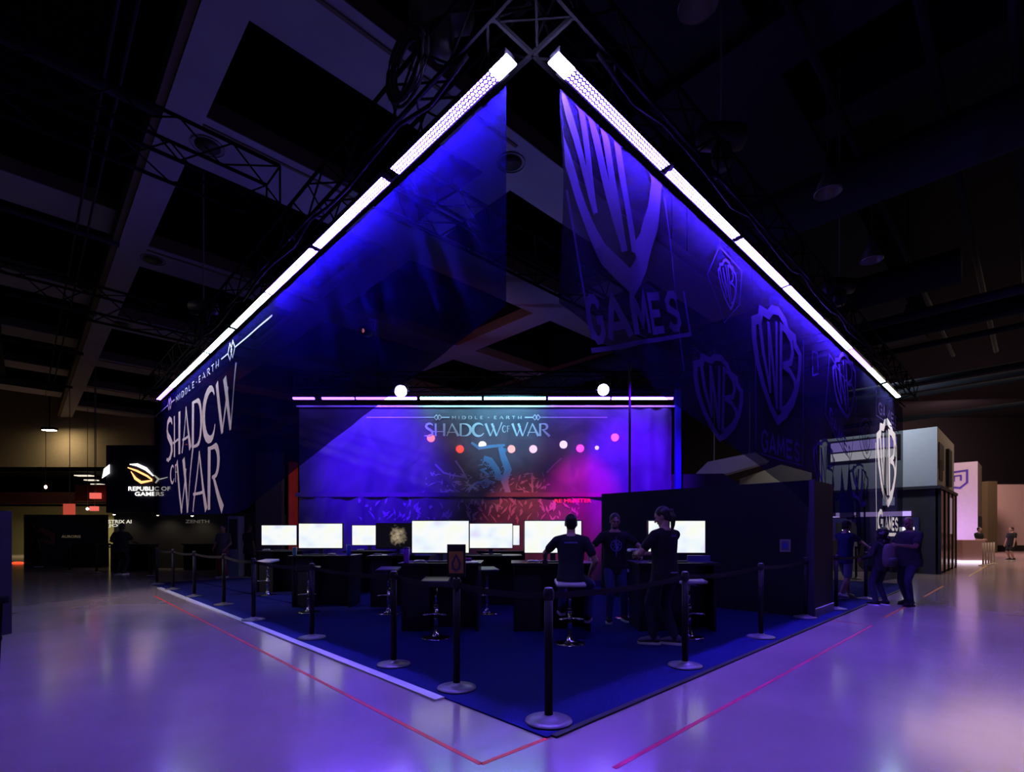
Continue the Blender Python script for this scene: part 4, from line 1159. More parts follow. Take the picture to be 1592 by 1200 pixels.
def keyboard(p, label):
    r = empty('keyboard', p, 0, label, 'keyboard', 'keyboards on the gaming desks')
    bm = NB(); box(bm, -.21, .21, -.065, .065, 0, .016, bevel=.004); obj('key_tray', bm, M_BLACK, r)
    bm = NB()
    for j in range(5):
        for i in range(14): box(bm, -.198 + i * .0284, -.174 + i * .0284, -.055 + j * .0225, -.036 + j * .0225, .016, .022)
    obj('keys', bm, mat('key_plastic', (.05, .05, .07), .4), r)
for (px, py), lb in [((688, 0), 'black keyboard under the front screen by the framed card'), ((488, 1), 'black keyboard under the left-centre screen'), ((868, 0), 'black keyboard in front of the seated man'),
                     ((1045, 0), 'black keyboard on the desk before the black wall'), ((440, 2), 'black keyboard on the farthest left desk'), ((764, 1), 'black keyboard on the second row desk right of the card'), ((628, 1), 'black keyboard under the dark picture screen')]:
    keyboard(on_desk(px, py, -.22), lb)
bm = NB(); box(bm, -.11, .11, -.15, .15, 0, .006, Matrix.Rotation(.25, 4, 'Z')); box(bm, -.10, .12, -.14, .13, .0065, .010, Matrix.Rotation(.05, 4, 'Z'))
tag(obj('paper_stack', bm, M_POSTW, loc=on_desk(730, 0, -.22)), 'white papers lying on the front desk right of the framed card', 'paper')
bm = NB(); box(bm, -.05, .05, -.03, .03, 0, .045, bevel=.008)
tag(obj('small_box', bm, mat('magenta_plastic', (.8, .08, .8), .4), loc=on_desk(728, 0, .2)), 'small magenta box on the front desk under the screen', 'box')
# tablet stand with a blue sleeve on the right desk
bm = NB(); box(bm, -.17, .17, -.02, .02, 0, .10, bevel=.01); box(bm, -.17, .17, -.12, .02, 0, .015)
tag(obj('display_stand', bm, mat('blue_grey_plastic', (.12, .12, .4), .3), loc=on_desk(1086, 0, -.12)), 'blue grey display stand under the screen before the black wall', 'stand')

# ================================================================== STOOLS
def make_stool():
    r = empty('bar_stool')
    bm = NB(); lathe(bm, [(.195, 0), (.2, .005), (.195, .012), (.12, .02), (.05, .04), (.035, .09), (.030, .095)], 32); obj('base', bm, M_CHROME, r, True)
    bm = NB(); tube(bm, [(0, 0, .08), (0, 0, .44)], .026, 14); tube(bm, [(0, 0, .42), (0, 0, .74)], .018, 12); lathe(bm, [(.03, .40), (.033, .41), (.033, .45), (.026, .46)], 14); obj('gas_column', bm, M_CHROME, r, True)
    bm = NB(); tube(bm, [Vector((0, -.02, .34))] + [Vector((.15 * math.sin(a), -.06 - .13 * (1 - math.cos(a)) * .5 - .02, .34)) for a in [-2.2 + 4.4 * i / 14 for i in range(15)]] + [Vector((0, -.02, .34))], .010, 8); obj('footrest', bm, M_CHROME, r, True)
    bm = NB(); box(bm, -.19, .19, -.18, .18, .745, .795, bevel=.022)
    for v in bm.verts:
        if v.co.y > .12: v.co.z += .04 * (v.co.y - .12) / .06
    obj('seat', bm, M_SEAT, r, True)
    bm = NB(); tube(bm, [(.02, 0, .72), (.16, .02, .70)], .006, 6); obj('height_lever', bm, M_CHROME, r)
    return r
st0 = make_stool(); s_used = False
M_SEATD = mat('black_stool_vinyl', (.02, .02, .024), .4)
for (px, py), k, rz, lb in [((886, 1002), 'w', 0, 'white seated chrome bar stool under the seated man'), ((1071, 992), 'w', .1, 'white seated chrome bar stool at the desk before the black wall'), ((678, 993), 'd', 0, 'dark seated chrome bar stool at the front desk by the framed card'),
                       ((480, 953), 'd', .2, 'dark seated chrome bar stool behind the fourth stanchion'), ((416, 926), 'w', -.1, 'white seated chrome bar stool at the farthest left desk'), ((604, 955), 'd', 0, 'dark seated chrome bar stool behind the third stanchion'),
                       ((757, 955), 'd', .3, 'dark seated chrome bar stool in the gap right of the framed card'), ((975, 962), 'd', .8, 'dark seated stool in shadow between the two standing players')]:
    o = st0 if not s_used else copytree(st0)
    s_used = True
    p = flo(px, py); o.location = (p.x, p.y, .013); o.rotation_euler.z = rz
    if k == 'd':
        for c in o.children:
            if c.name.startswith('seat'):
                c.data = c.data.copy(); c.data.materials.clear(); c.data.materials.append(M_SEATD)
    tag(o, lb, 'stool', 'chrome bar stools at the desks')

# ================================================================== PEOPLE
def remesh(name, bm, m, parent, voxel, smooth=3):
    me = bpy.data.meshes.new('tmp'); bmesh.ops.recalc_face_normals(bm, faces=bm.faces); bm.to_mesh(me); bm.free()
    o = bpy.data.objects.new('tmp', me); COL.objects.link(o)
    a = o.modifiers.new('r', 'REMESH'); a.mode = 'VOXEL'; a.voxel_size = voxel; a.use_smooth_shade = True
    s = o.modifiers.new('s', 'SMOOTH'); s.factor = .5; s.iterations = smooth
    bpy.context.view_layer.update()
    out = bpy.data.meshes.new_from_object(o.evaluated_get(bpy.context.evaluated_depsgraph_get()))
    bpy.data.objects.remove(o); bpy.data.meshes.remove(me)
    out.name = name
    out.materials.clear(); out.materials.append(m)
    for p in out.polygons: p.use_smooth = True
    r = bpy.data.objects.new(name, out)
    return link(r, parent)
def ik(a, b, l1, l2, pole):
    a = Vector(a); b = Vector(b); d = b - a; L_ = d.length
    if L_ > (l1 + l2) * .999:
        b = a + d * ((l1 + l2) * .999 / L_); d = b - a; L_ = d.length
    x = (l1 * l1 - l2 * l2 + L_ * L_) / (2 * L_)
    h = math.sqrt(max(0, l1 * l1 - x * x))
    dn = d.normalized(); p = Vector(pole); p = (p - dn * p.dot(dn)).normalized()
    return a + dn * x + p * h, b
def hand(bm, w_, d, n, side, s, curl=.5):
    """palm and five fingers; d finger direction, n palm normal, side +1 right hand"""
    d = Vector(d).normalized(); n = Vector(n); n = (n - d * n.dot(d)).normalized(); c = d.cross(n) * side
    loft(bm, [(w_ - d * .02 * s, c * .026 * s, n * .018 * s), (w_ + d * .03 * s, c * .036 * s, n * .017 * s), (w_ + d * .075 * s, c * .042 * s, n * .015 * s), (w_ + d * .095 * s, c * .036 * s, n * .011 * s)], 12)
    for k, (off, l, sp) in enumerate([(-.032, .068, -.10), (-.011, .078, -.03), (.011, .074, .03), (.031, .058, .10)]):
        b0 = w_ + (d * .082 + c * off) * s
        d1 = (d * math.cos(curl * .7) + n * math.sin(curl * .7) + c * sp).normalized()
        m1 = b0 + d1 * l * .45 * s
        d2 = (d * math.cos(curl * 1.7) + n * math.sin(curl * 1.7) + c * sp).normalized()
        m2 = m1 + d2 * l * .32 * s
        d3 = (d * math.cos(curl * 2.4) + n * math.sin(curl * 2.4) + c * sp).normalized()
        m3 = m2 + d3 * l * .25 * s
        capsule(bm, b0 - d1 * .012 * s, m1, .0095 * s, .0090 * s, 8); capsule(bm, m1, m2, .0090 * s, .0082 * s, 8); capsule(bm, m2, m3, .0082 * s, .007 * s, 8)
    t0 = w_ + (d * .018 - c * .024) * s
    t1 = t0 + (d * .025 - c * .030 + n * .008) * s
    t2 = t1 + (d * .032 - c * .008 + n * .014) * s
    capsule(bm, t0, t1, .013 * s, .011 * s, 8); capsule(bm, t1, t2, .011 * s, .0085 * s, 8)
SKIN = mat('skin', (.50, .30, .24), .55, var=.06)
SKIN_D = mat('warm_skin', (.42, .24, .19), .55, var=.06)
SKIN_B = mat('brown_skin', (.14, .075, .05), .55, var=.06)
HAIRB = mat('dark_hair', (.014, .011, .010), .5, var=.3, scale=60)
HAIRG = mat('grey_brown_hair', (.06, .05, .05), .5, var=.3, scale=60)
def shoe(bm_u, bm_s, ankle, fwd, s):
    f = Vector((fwd[0], fwd[1], 0)).normalized(); r_ = Vector((f.y, -f.x, 0)); up = Vector((0, 0, 1))
    g = Vector((ankle.x, ankle.y, ankle.z - .085 * s))
    S = [(-.075, .030, .035, .045), (-.05, .040, .05, .052), (0, .042, .062, .062), (.06, .045, .040, .045), (.12, .050, .030, .034), (.165, .044, .024, .028), (.19, .022, .016, .020)]
    loft(bm_u, [(g + (f * x + up * (.022 + zc)) * s, r_ * w_ * s, up * hh * s) for x, w_, hh, zc in S], 14)
    S2 = [(-.09, .024), (-.08, .036), (-.03, .042), (.05, .046), (.12, .053), (.17, .046), (.20, .024)]
    a = [bm_s.verts.new(g + (f * x + r_ * w_ * 1.04 + up * z) * s) for z in (0.002, .028) for x, w_ in S2]
    b = [bm_s.verts.new(g + (f * x - r_ * w_ * 1.04 + up * z) * s) for z in (0.002, .028) for x, w_ in S2]
    n = len(S2)
    for i in range(n - 1):
        bm_s.faces.new((a[i], a[i + 1], a[n + i + 1], a[n + i])); bm_s.faces.new((b[i + 1], b[i], b[n + i], b[n + i + 1]))
        bm_s.faces.new((a[i + 1], a[i], b[i], b[i + 1])); bm_s.faces.new((a[n + i], a[n + i + 1], b[n + i + 1], b[n + i]))
    bm_s.faces.new((a[0], a[n], b[n], b[0])); bm_s.faces.new((a[n - 1], b[n - 1], b[2 * n - 1], a[2 * n - 1]))
def person(loc, rz, label, H=1.75, pelvis=(0, 0, .93), lean=(0, 0), lhand=(-.28, .05, .78), rhand=(.28, .05, .78), lfoot=(-.11, 0, 0), rfoot=(.11, 0, 0), lknee=(0, 1, 0), rknee=(0, 1, 0),
           lfd=(-.15, 1), rfd=(.15, 1), head_turn=0.0, head_pitch=0.0, shirt=None, pants=None, skin=SKIN, hair=HAIRB, hairstyle='short', shoe_m=None, sole_m=None, shorts=False, girth=1.0,
           curl=.5, lcurl=None, rcurl=None, voxel=.011, lelbow=(-.5, -1, -.3), relbow=(.5, -1, -.3), beard=False, extra=None, long_sleeve=False, lpalm=None, rpalm=None):
    s = H / 1.75
    r = empty('person', loc, rz, label, 'person')
    P_ = Vector(pelvis)
    up = Vector((lean[0], lean[1], 1)).normalized()
    X = Vector((1, 0, 0)); Yf = None
    Yf = Vector((0, 1, 0)); Yf = (Yf - up * Yf.dot(up)).normalized()
    X = Yf.cross(up)
    def q(x, y, z): return P_ + (X * x + Yf * y + up * z) * s
    sh = .185
    hips = {-1: q(-.09, 0, -.02), 1: q(.09, 0, -.02)}
    shd = {-1: q(-sh, -.01, .455), 1: q(sh, -.01, .455)}
    feet = {-1: Vector(lfoot) + Vector((0, 0, .085 * s)), 1: Vector(rfoot) + Vector((0, 0, .085 * s))}
    knees = {}
    for k, kp in ((-1, lknee), (1, rknee)):
        knees[k], feet[k] = ik(hips[k], feet[k], .44 * s, .425 * s, kp)
    hands = {-1: Vector(lhand), 1: Vector(rhand)}
    elb = {}
    for k, ep in ((-1, lelbow), (1, relbow)):
        elb[k], hands[k] = ik(shd[k], hands[k], .29 * s, .26 * s, ep)
    g = girth
    torso = [(-.10, .14, .10), (-.03, .165, .115), (.06, .158, .112), (.16, .145, .105), (.28, .158, .115), (.38, .168, .115), (.45, .165, .10), (.51, .11, .075), (.545, .062, .058)]
    def tor(bm, inf, zmin=-.2, zmax=.6, gi=1.0):
        S = [(q(0, .012 * math.sin(z * 6), z), X * (w_ * gi + inf) * s, Yf * (d_ * gi + inf) * s) for z, w_, d_ in torso if zmin <= z <= zmax]
        loft(bm, S, 20)
    # body
    bm = NB()
    tor(bm, 0, gi=g)
    nb = q(0, -.005, .50); hc = q(0, .03, .675)
    R_ = Matrix((( *X, 0), (*Yf, 0), (*up, 0), (0, 0, 0, 1))).transposed()
    HR = R_ @ Matrix.Rotation(head_turn, 4, 'Z') @ Matrix.Rotation(-head_pitch, 4, 'X')
    hd = HR.to_3x3()
    def hq(x, y, z): return hc + hd @ (Vector((x, y, z)) * s)
    capsule(bm, nb, hq(0, -.02, -.06), .058 * s * (g * .3 + .7), .054 * s, 14)
    ellip(bm, hq(0, -.008, .025), .076 * s, .096 * s, .098 * s, HR, 18, 12)
    ellip(bm, hq(0, .022, -.045), .056 * s, .062 * s, .068 * s, HR, 16, 10)
    ellip(bm, hq(0, .062, -.088), .026 * s, .022 * s, .020 * s, HR, 10, 8)
    capsule(bm, hq(0, .082, .018), hq(0, .103, -.022), .009 * s, .015 * s, 8)
    ellip(bm, hq(0, .078, .038), .052 * s, .014 * s, .012 * s, HR, 12, 6)
    ellip(bm, hq(0, .080, -.052), .024 * s, .012 * s, .010 * s, HR, 10, 6)
    for k in (-1, 1):
        ellip(bm, hq(k * .076, -.01, -.002), .010 * s, .019 * s, .032 * s, HR, 10, 8)
        ellip(bm, hq(k * .042, .062, -.015), .022 * s, .020 * s, .020 * s, HR, 10, 6)
        capsule(bm, q(k * .06, -.01, .49), shd[k], .050 * s, .052 * s, 12)
        capsule(bm, shd[k], elb[k], .050 * s * (g * .4 + .6), .038 * s, 12)
        fm = elb[k].lerp(hands[k], .3)
        capsule(bm, elb[k], fm, .038 * s, .040 * s, 12); capsule(bm, fm, hands[k], .040 * s, .025 * s, 12)
        fd = (hands[k] - elb[k]).normalized()
        pn = Vector(lpalm if k < 0 else rpalm) if (lpalm if k < 0 else rpalm) else Vector((-k, 0.2, -.2))
        if abs(pn.normalized().dot(fd)) > .95: pn = Vector((0, 0, -1))
        hand(bm, hands[k] + fd * .012 * s, fd, pn, k * 1, s, (lcurl if k < 0 else rcurl) or curl)
        capsule(bm, hips[k], knees[k], .082 * s * (g * .4 + .6), .055 * s, 14)
        cm = knees[k].lerp(feet[k], .32)
        capsule(bm, knees[k], cm, .053 * s, .056 * s, 12); capsule(bm, cm, feet[k], .056 * s, .036 * s, 12)
        ff = Vector(((lfd if k < 0 else rfd)[0], (lfd if k < 0 else rfd)[1], 0)).normalized()
        capsule(bm, feet[k] - Vector((0, 0, .04 * s)), feet[k] + ff * .11 * s - Vector((0, 0, .055 * s)), .03 * s, .026 * s, 10)
    remesh('body', bm, skin, r, voxel * .62, 2)
    # t-shirt
    bm = NB()
    tor(bm, .016, -.12, .52, g)
    S = [(q(0, 0, -.16), X * (.168 * g + .015) * s, Yf * (.118 * g + .015) * s), (q(0, 0, -.02), X * (.172 * g + .018) * s, Yf * (.12 * g + .018) * s)]
    loft(bm, S, 20)
    for k in (-1, 1):
        capsule(bm, q(k * .06, -.01, .485), shd[k], .062 * s, .062 * s, 12)
        e = shd[k].lerp(elb[k], .62)
        capsule(bm, shd[k], e, .062 * s * (g * .4 + .6), .060 * s * (g * .4 + .6), 12)
        if long_sleeve:
            capsule(bm, e, elb[k], .058 * s, .05 * s, 12); capsule(bm, elb[k], hands[k].lerp(elb[k], .12), .05 * s, .036 * s, 12)
    sh_o = remesh('t_shirt' if not long_sleeve else 'jacket', bm, shirt, r, voxel, 4)
    # trousers
    bm = NB()
    S = [(q(0, 0, z), X * (w_ * g + .012) * s, Yf * (d_ * g + .012) * s) for z, w_, d_ in [(-.11, .145, .10), (-.04, .165, .115), (.03, .160, .112)]]
    loft(bm, S, 18)
    for k in (-1, 1):
        kk = .066 if not shorts else .082
        capsule(bm, hips[k], knees[k].lerp(hips[k], 0.0 if not shorts else .12), .094 * s * (g * .4 + .6), kk * s, 14)
        if not shorts:
            capsule(bm, knees[k], knees[k].lerp(feet[k], .35), .066 * s, .064 * s, 12); capsule(bm, knees[k].lerp(feet[k], .35), feet[k].lerp(knees[k], .02), .064 * s, .055 * s, 12)
    remesh('trousers' if not shorts else 'shorts', bm, pants, r, voxel, 3)
    for k in (-1, 1):
        bu, bs = NB(), NB()
        shoe(bu, bs, feet[k], (lfd if k < 0 else rfd), s)
        o = obj('shoe', bu, shoe_m or M_BLACK, r, True)
        obj('sole', bs, sole_m or M_POSTW, o)
    # hair
    if hairstyle != 'bald':
        bm = NB()
        ellip(bm, hq(0, -.022, .042), .084 * s, .098 * s, .096 * s, HR, 18, 12)
        ellip(bm, hq(0, -.052, .0), .076 * s, .062 * s, .085 * s, HR, 16, 10)
        if hairstyle == 'ponytail':
            ellip(bm, hq(0, -.12, .03), .035 * s, .04 * s, .04 * s, HR, 12, 8)
            pts = [hq(0, -.12, .03), hq(0, -.12, .03) + (-Yf * .04 - up * .07) * s, hq(0, -.12, .03) + (-Yf * .03 - up * .17) * s, hq(0, -.12, .03) + (-Yf * .01 - up * .27) * s]
            for a, b, ra, rb in zip(pts, pts[1:], (.028, .034, .028), (.034, .028, .010)): capsule(bm, a, b, ra * s, rb * s, 10)
        if hairstyle == 'curly':
            rr = random.Random(3)
            for _ in range(46):
                th = rr.uniform(.3, 2 * PI - .3) + PI / 2 ; ph = rr.uniform(-1.2, 1.5)
                ellip(bm, hq(.13 * math.cos(th) * math.cos(ph), -.06 + .12 * math.sin(th) * math.cos(ph) * (1 if math.sin(th) < 0 else .35), -.05 + .17 * math.sin(ph)), .048 * s, .045 * s, .05 * s, HR, 8, 6)
            ellip(bm, hq(0, -.075, -.10), .09 * s, .05 * s, .13 * s, HR, 14, 10)
        remesh('hair', bm, hair, r, .009, 2)
    if beard:
        bm = NB(); ellip(bm, hq(0, .034, -.078), .052 * s, .054 * s, .038 * s, HR, 14, 8); remesh('beard', bm, hair, r, .009, 1)
    for k in (-1, 1):
        bm = NB(); ellip(bm, hq(k * .030, .0815, .016), .011 * s, .008 * s, .006 * s, HR, 10, 6); obj('eye', bm, mat('dark_eye', (.02, .015, .012), .2), r, True)
    info = dict(root=r, shirt=sh_o, q=q, hq=hq, X=X, Yf=Yf, up=up, s=s, hands=hands, elb=elb, g=g)
    return info
NAVY = mat('navy_black_cotton', (.012, .014, .028), .85, var=.15)
BLK = mat('black_cotton', (.010, .010, .013), .85, var=.15)
JEAN = mat('blue_denim', (.025, .04, .16), .8, var=.2, scale=40)
DJEAN = mat('dark_denim', (.012, .016, .04), .8, var=.2, scale=40)
KHAKI = mat('khaki_cotton', (.16, .13, .10), .8)
def shirt_print(inf, fn, m, name, front=True):
    """marks printed on the shirt: local x across, y up from the pelvis, wrapped round the chest"""
    q, s, g = inf['q'], inf['s'], inf['g']
    def f(x, y):
        z = y
        rx, ry = (.160 * g + .022), (.114 * g + .030)
        yy = ry * math.sqrt(max(0.05, 1 - (x / rx) ** 2))
        return q(x, yy if front else -yy, z)
    bm = NB(); fn(bm, f)
    return obj(name, bm, m, inf['shirt'])
M_INK = mat('violet_shirt_ink', (.16, .16, .55), .6)
M_INKW = mat('pale_shirt_ink', (.5, .5, .62), .6)

# P1: seated man seen from behind, left arm on the desk
p = flo(889, 1003)
a1 = person((p.x, p.y + .10, .013), -.12, 'seated man in a dark tee with his back to us, arm on the desk', 1.76, pelvis=(0, -.02, .875), lean=(0, .08), lhand=(-.36, .42, 1.06), rhand=(.25, .16, .88), lfoot=(-.12, .14, .34), rfoot=(.22, .30, .22),
            rknee=(.5, 1, .5), lknee=(0, 1, .6), shirt=NAVY, pants=JEAN, hair=HAIRB, shoe_m=BLK, lelbow=(-1, -.2, -.6), relbow=(1, -1, 0), lpalm=(0, 0, -1), curl=.25, head_turn=.08, voxel=.011)
shirt_print(a1, lambda b, f: textmesh('------', lambda x, y: f(x, y), .085, -.085, .415, .43, b, bold=.04), M_INK, 'back_print', front=False)
# P2: standing man facing us between the desks
p = flo(955, 966)
a2 = person((p.x, p.y, .013), PI, 'man in a dark tee with a round violet emblem, standing facing us', 1.78, pelvis=(0, 0, .93), lean=(0, .03), lhand=(-.36, .33, 1.06), rhand=(.44, .22, .98), lfoot=(-.16, .0, 0), rfoot=(.12, .16, 0),
            shirt=BLK, pants=JEAN, skin=SKIN_D, hair=HAIRG, beard=True, shoe_m=BLK, head_pitch=.25, lelbow=(-1, -.4, -.2), relbow=(1, -.6, -.2), girth=1.1, voxel=.012)
shirt_print(a2, lambda b, f: (ribbon(b, arc(0, .30, .085, .085, 0, 345, 22), .014, f, closed=True), ribbon(b, [(0, .44), (.004, .36), (0, .28), (0, .12)], [.008, .02, .03, .006], f, step=.03), ribbon(b, [(-.07, .31), (0, .32), (.07, .31)], .012, f, step=.03),
                              ribbon(b, [(-.05, .25), (.05, .37)], .007, f, step=.03), ribbon(b, [(-.05, .37), (.05, .25)], .007, f, step=.03)), M_INK, 'chest_emblem')
bm = NB()
qq = a2['q']
tube(bm, [qq(-.06, .10, .47), qq(-.045, .145, .36), qq(-.02, .155, .24)], .004, 5); tube(bm, [qq(.05, .10, .47), qq(.02, .15, .36), qq(-.02, .155, .24)], .004, 5)
obj('lanyard', bm, mat('pale_lanyard', (.4, .4, .6), .6), a2['root'])
# P3: person with ponytail, back turned, holding a controller
p = flo(1034, 1004)
a3 = person((p.x, p.y, .013), .55, 'person with a ponytail in black tee and dark jeans, holding a white controller', 1.79, pelvis=(0, 0, .945), lean=(0, .02), lhand=(-.17, .33, 1.17), rhand=(-.02, .36, 1.15), lfoot=(-.10, .10, 0), rfoot=(.12, -.06, 0),
            lfd=(-.75, .8), rfd=(-.45, .8), shirt=BLK, pants=DJEAN, hair=mat('brown_hair', (.03, .02, .018), .45, var=.3, scale=60), hairstyle='ponytail', head_turn=.55, head_pitch=.35, shoe_m=mat('canvas_shoe', (.12, .11, .16), .7), lelbow=(-1, -.6, -.6), relbow=(1, -.6, -.8), girth=1.08, curl=.7, voxel=.011)
shirt_print(a3, lambda b, f: textmesh('WB', f, .04, -.045, .425, .452, b, bold=.03), M_INK, 'back_print', front=False)
shirt_print(a3, lambda b, f: ribbon(b, [(-.06, -.01), (.06, -.012)], .016, f, step=.03), M_INKW, 'belt_strap', front=False)
hh = (a3['hands'][-1] + a3['hands'][1]) / 2
wp = Matrix.Translation((p.x, p.y, .013)) @ Matrix.Rotation(.55, 4, 'Z')
c = controller(wp @ (hh + Vector((-.03, .10, .01))), .55, 'white game controller held by the person with the ponytail', 1.15)

# P4: man in blue light reaching up to the gathered cloth
p = flo(1313, 932)
a4 = person((p.x, p.y, .013), -PI / 2 + .25, 'man in blue light at the entrance reaching up to the gathered banner', 1.72, pelvis=(0, 0, .92), lean=(0, .06), lhand=(-.10, .30, 1.70), rhand=(.12, .52, 1.12), lfoot=(-.10, .20, 0), rfoot=(.10, -.22, .02),
            shirt=mat('blue_tee', (.02, .025, .16), .8), pants=mat('pale_grey_cotton', (.25, .26, .4), .8), skin=SKIN, hair=HAIRB, shorts=True, shoe_m=M_WHITE, lelbow=(-.4, 1, -.2), relbow=(.6, -.6, -.8), voxel=.014)
# P5: backpack wearer
p = flo(1370, 941)
a5 = person((p.x, p.y, 0), .35, 'short dark curly haired person wearing a grey brown backpack', 1.55, pelvis=(0, 0, .82), lhand=(-.2, .26, .92), rhand=(.26, .12, .75), lfoot=(-.12, .02, 0), rfoot=(.10, -.02, 0),
            shirt=BLK, pants=DJEAN, skin=SKIN_B, hair=HAIRB, hairstyle='curly', long_sleeve=True, shoe_m=BLK, sole_m=M_WHITE, voxel=.014)
Rz = Matrix.Rotation(.35, 4, 'Z')
bp = empty('backpack', Vector((p.x, p.y, 0)) + Rz @ Vector((-.02, -.16, 1.0)), .35, 'grey brown backpack on the back of the curly haired person', 'backpack')
bm = NB(); loft(bm, [(Vector((0, 0, z)), Vector((w_, 0, 0)), Vector((0, d_, 0))) for z, w_, d_ in [(-.22, .10, .05), (-.20, .145, .085), (-.05, .15, .095), (.10, .14, .085), (.20, .11, .06), (.23, .05, .03)]], 20); obj('pack_body', bm, mat('taupe_nylon', (.10, .08, .07), .8, var=.3, scale=12), bp, True)
bm = NB(); loft(bm, [(Vector((0, -.085, z)), Vector((w_, 0, 0)), Vector((0, d_, 0))) for z, w_, d_ in [(-.19, .08, .02), (-.17, .11, .045), (-.06, .11, .045), (-.03, .08, .02)]], 16); obj('front_pocket', bm, mat('grey_nylon', (.05, .05, .06), .8), bp, True)
for k in (-1, 1):
    bm = NB(); tube(bm, [(k * .08, .06, .20), (k * .10, .12, .27), (k * .11, .30, .22), (k * .12, .32, .05), (k * .11, .12, -.15)], .014, 6); obj('shoulder_strap', bm, mat('grey_nylon', (.05, .05, .06), .8), bp)
# P6: bald man in profile
p = flo(1414, 941)
a6 = person((p.x, p.y, 0), PI / 2 + .25, 'bald man in black tee and dark jeans looking at his hands', 1.79, pelvis=(0, 0, .945), lean=(0, .01), lhand=(-.06, .36, 1.20), rhand=(.04, .38, 1.16), lfoot=(-.12, .12, 0), rfoot=(.10, -.08, 0),
            shirt=BLK, pants=DJEAN, skin=mat('ruddy_skin', (.17, .085, .05), .5), hairstyle='bald', girth=1.28, head_pitch=.3, curl=.7, sole_m=M_BLACK, shoe_m=M_BLACK, lelbow=(-1, -.5, -.8), relbow=(1, -.5, -.8), voxel=.014)
bm = NB(); box(bm, -.035, .035, -.07, .07, 0, .010, bevel=.003)
tag(obj('phone', bm, M_GREY, loc=Matrix.Translation((p.x, p.y, 0)) @ Matrix.Rotation(PI / 2 + .25, 4, 'Z') @ Vector((-.01, .47, 1.19))), 'small phone held by the bald man', 'phone')
bm = NB(); box(bm, -.16, .16, -.09, .09, 0, .26, bevel=.04); bag = tag(obj('camera_bag', bm, M_BLACK, None, True, loc=(p.x + .32, p.y + .45, 0.62)), 'black bag with a handle hanging beside the bald man', 'bag')
bm = NB(); tube(bm, [(-.10, 0, .25), (-.06, 0, .36), (.06, 0, .36), (.10, 0, .25)], .012, 6); tube(bm, [(-.12, 0, .24), (-.22, -.22, .62), (-.28, -.42, .86)], .012, 6); obj('bag_strap', bm, M_BLACK, bag)
# far right pair
p = flo(1522, 873)
person((p.x, p.y, 0), PI + .1, 'person in a black jersey standing with folded arms by the pale column', 1.74, lhand=(-.05, .26, 1.12), rhand=(.05, .26, 1.10), shirt=BLK, pants=DJEAN, shoe_m=M_WHITE, voxel=.02)
p = flo(1573, 871)
person((p.x, p.y, 0), PI / 2, 'man in dark tee and shorts alone before the pink wall', 1.78, shirt=BLK, pants=BLK, shorts=True, girth=1.2, lhand=(-.24, .12, .85), rhand=(.24, .12, .85), voxel=.02)
# far left people
p = flo(57, 881)
person((p.x, p.y, 0), -.6, 'dim standing figure in front of the dark picture wall, far left', 1.72, shirt=BLK, pants=BLK, skin=SKIN_B, lhand=(-.3, .1, .95), voxel=.022)
p = flo(187, 893)
person((p.x, p.y, 0), .1, 'broad man in black leaning on the dark counter with his back to us', 1.86, lean=(0, .1), girth=1.35, shirt=BLK, pants=BLK, skin=SKIN_B, lhand=(-.34, .36, 1.10), rhand=(.34, .36, 1.08), voxel=.02)
p = flo(386, 898)
person((p.x, p.y, 0), -.5, 'figure in dark clothes behind the left end of the gaming desks', 1.74, shirt=BLK, pants=BLK, skin=SKIN_B, lhand=(-.25, .3, 1.05), voxel=.02)
p = flo(347, 897)
person((p.x, p.y, 0), PI, 'person in a grey top and orange brown trousers beyond the left banner', 1.70, shirt=mat('grey_tee', (.12, .12, .13), .8), pants=mat('rust_cotton', (.22, .05, .02), .8), skin=SKIN_D, lhand=(-.2, .2, .95), rhand=(.2, .2, .95), voxel=.02)

# ================================================================== FAR BOOTHS, RIGHT
M_PALE = mat('pale_blue_panel', (.55, .58, .62), .7)
M_BEIGE = mat('beige_panel', (.36, .33, .27), .7)
M_CHAR = mat('charcoal_panel', (.035, .033, .042), .6)
def corner_booth(name, label, px, py, lenU, lenV, ztop, zmid, m_f, m_s, m_low):
    c0 = flo(px, py)
    r = empty(name, c0, 0, label, 'booth')
    Mx = frame(Vector((0, 0, 0)), U, V)
    return c0, r, Mx
c0 = flo(1457, 893)
r = empty('two_storey_booth', c0, 0, 'two storey booth, pale upper walls over a charcoal base', 'booth')
Mx = frame(Vector((0, 0, 0)), U, V)
zt = EH + (828 - 663) / F * c0.y; zm = EH + (828 - 757) / F * c0.y
bm = NB(); box(bm, 0, 5.2, 0, 3.6, zm, zt, Mx)
for f in bm.faces:
    pass
bm.faces.ensure_lookup_table(); bm.faces[2].material_index = 1
obj('upper_storey', bm, [M_PALE, M_BEIGE], r)
bm = NB(); box(bm, .05, 5.2, .05, 3.6, 0, zm, Mx); obj('lower_storey', bm, M_CHAR, r)
bm = NB(); box(bm, -.12, 5.3, -.12, 3.7, zm - .05, zm + .05, Mx); obj('floor_band', bm, M_CHAR, r)
for k in range(5): 
    bm = NB(); box(bm, .03 + k * 1.25, .11 + k * 1.25, -.10, -.02, 0, zm, Mx); obj('mullion', bm, M_BLACK, r)
bm = NB(); box(bm, .1, 5.1, -.07, -.05, .08, zm - .1, Mx); obj('glass_wall', bm, mat('brown_tinted_glass', (.09, .05, .055), .12, spec=.6), r)
bm = NB(); box(bm, 2.6, 3.5, -.09, -.075, 1.4, 2.8, Mx); obj('lit_poster', bm, mat('mauve_lit_poster', (.3, .2, .3), .5, emit=(.35, .22, .30), strength=.5, var=.5, scale=3), r)
bm = NB(); box(bm, .3, 1.6, -.03, -.001, zt - 1.4, zt - .5, Mx); obj('window', bm, M_CHAR, r)
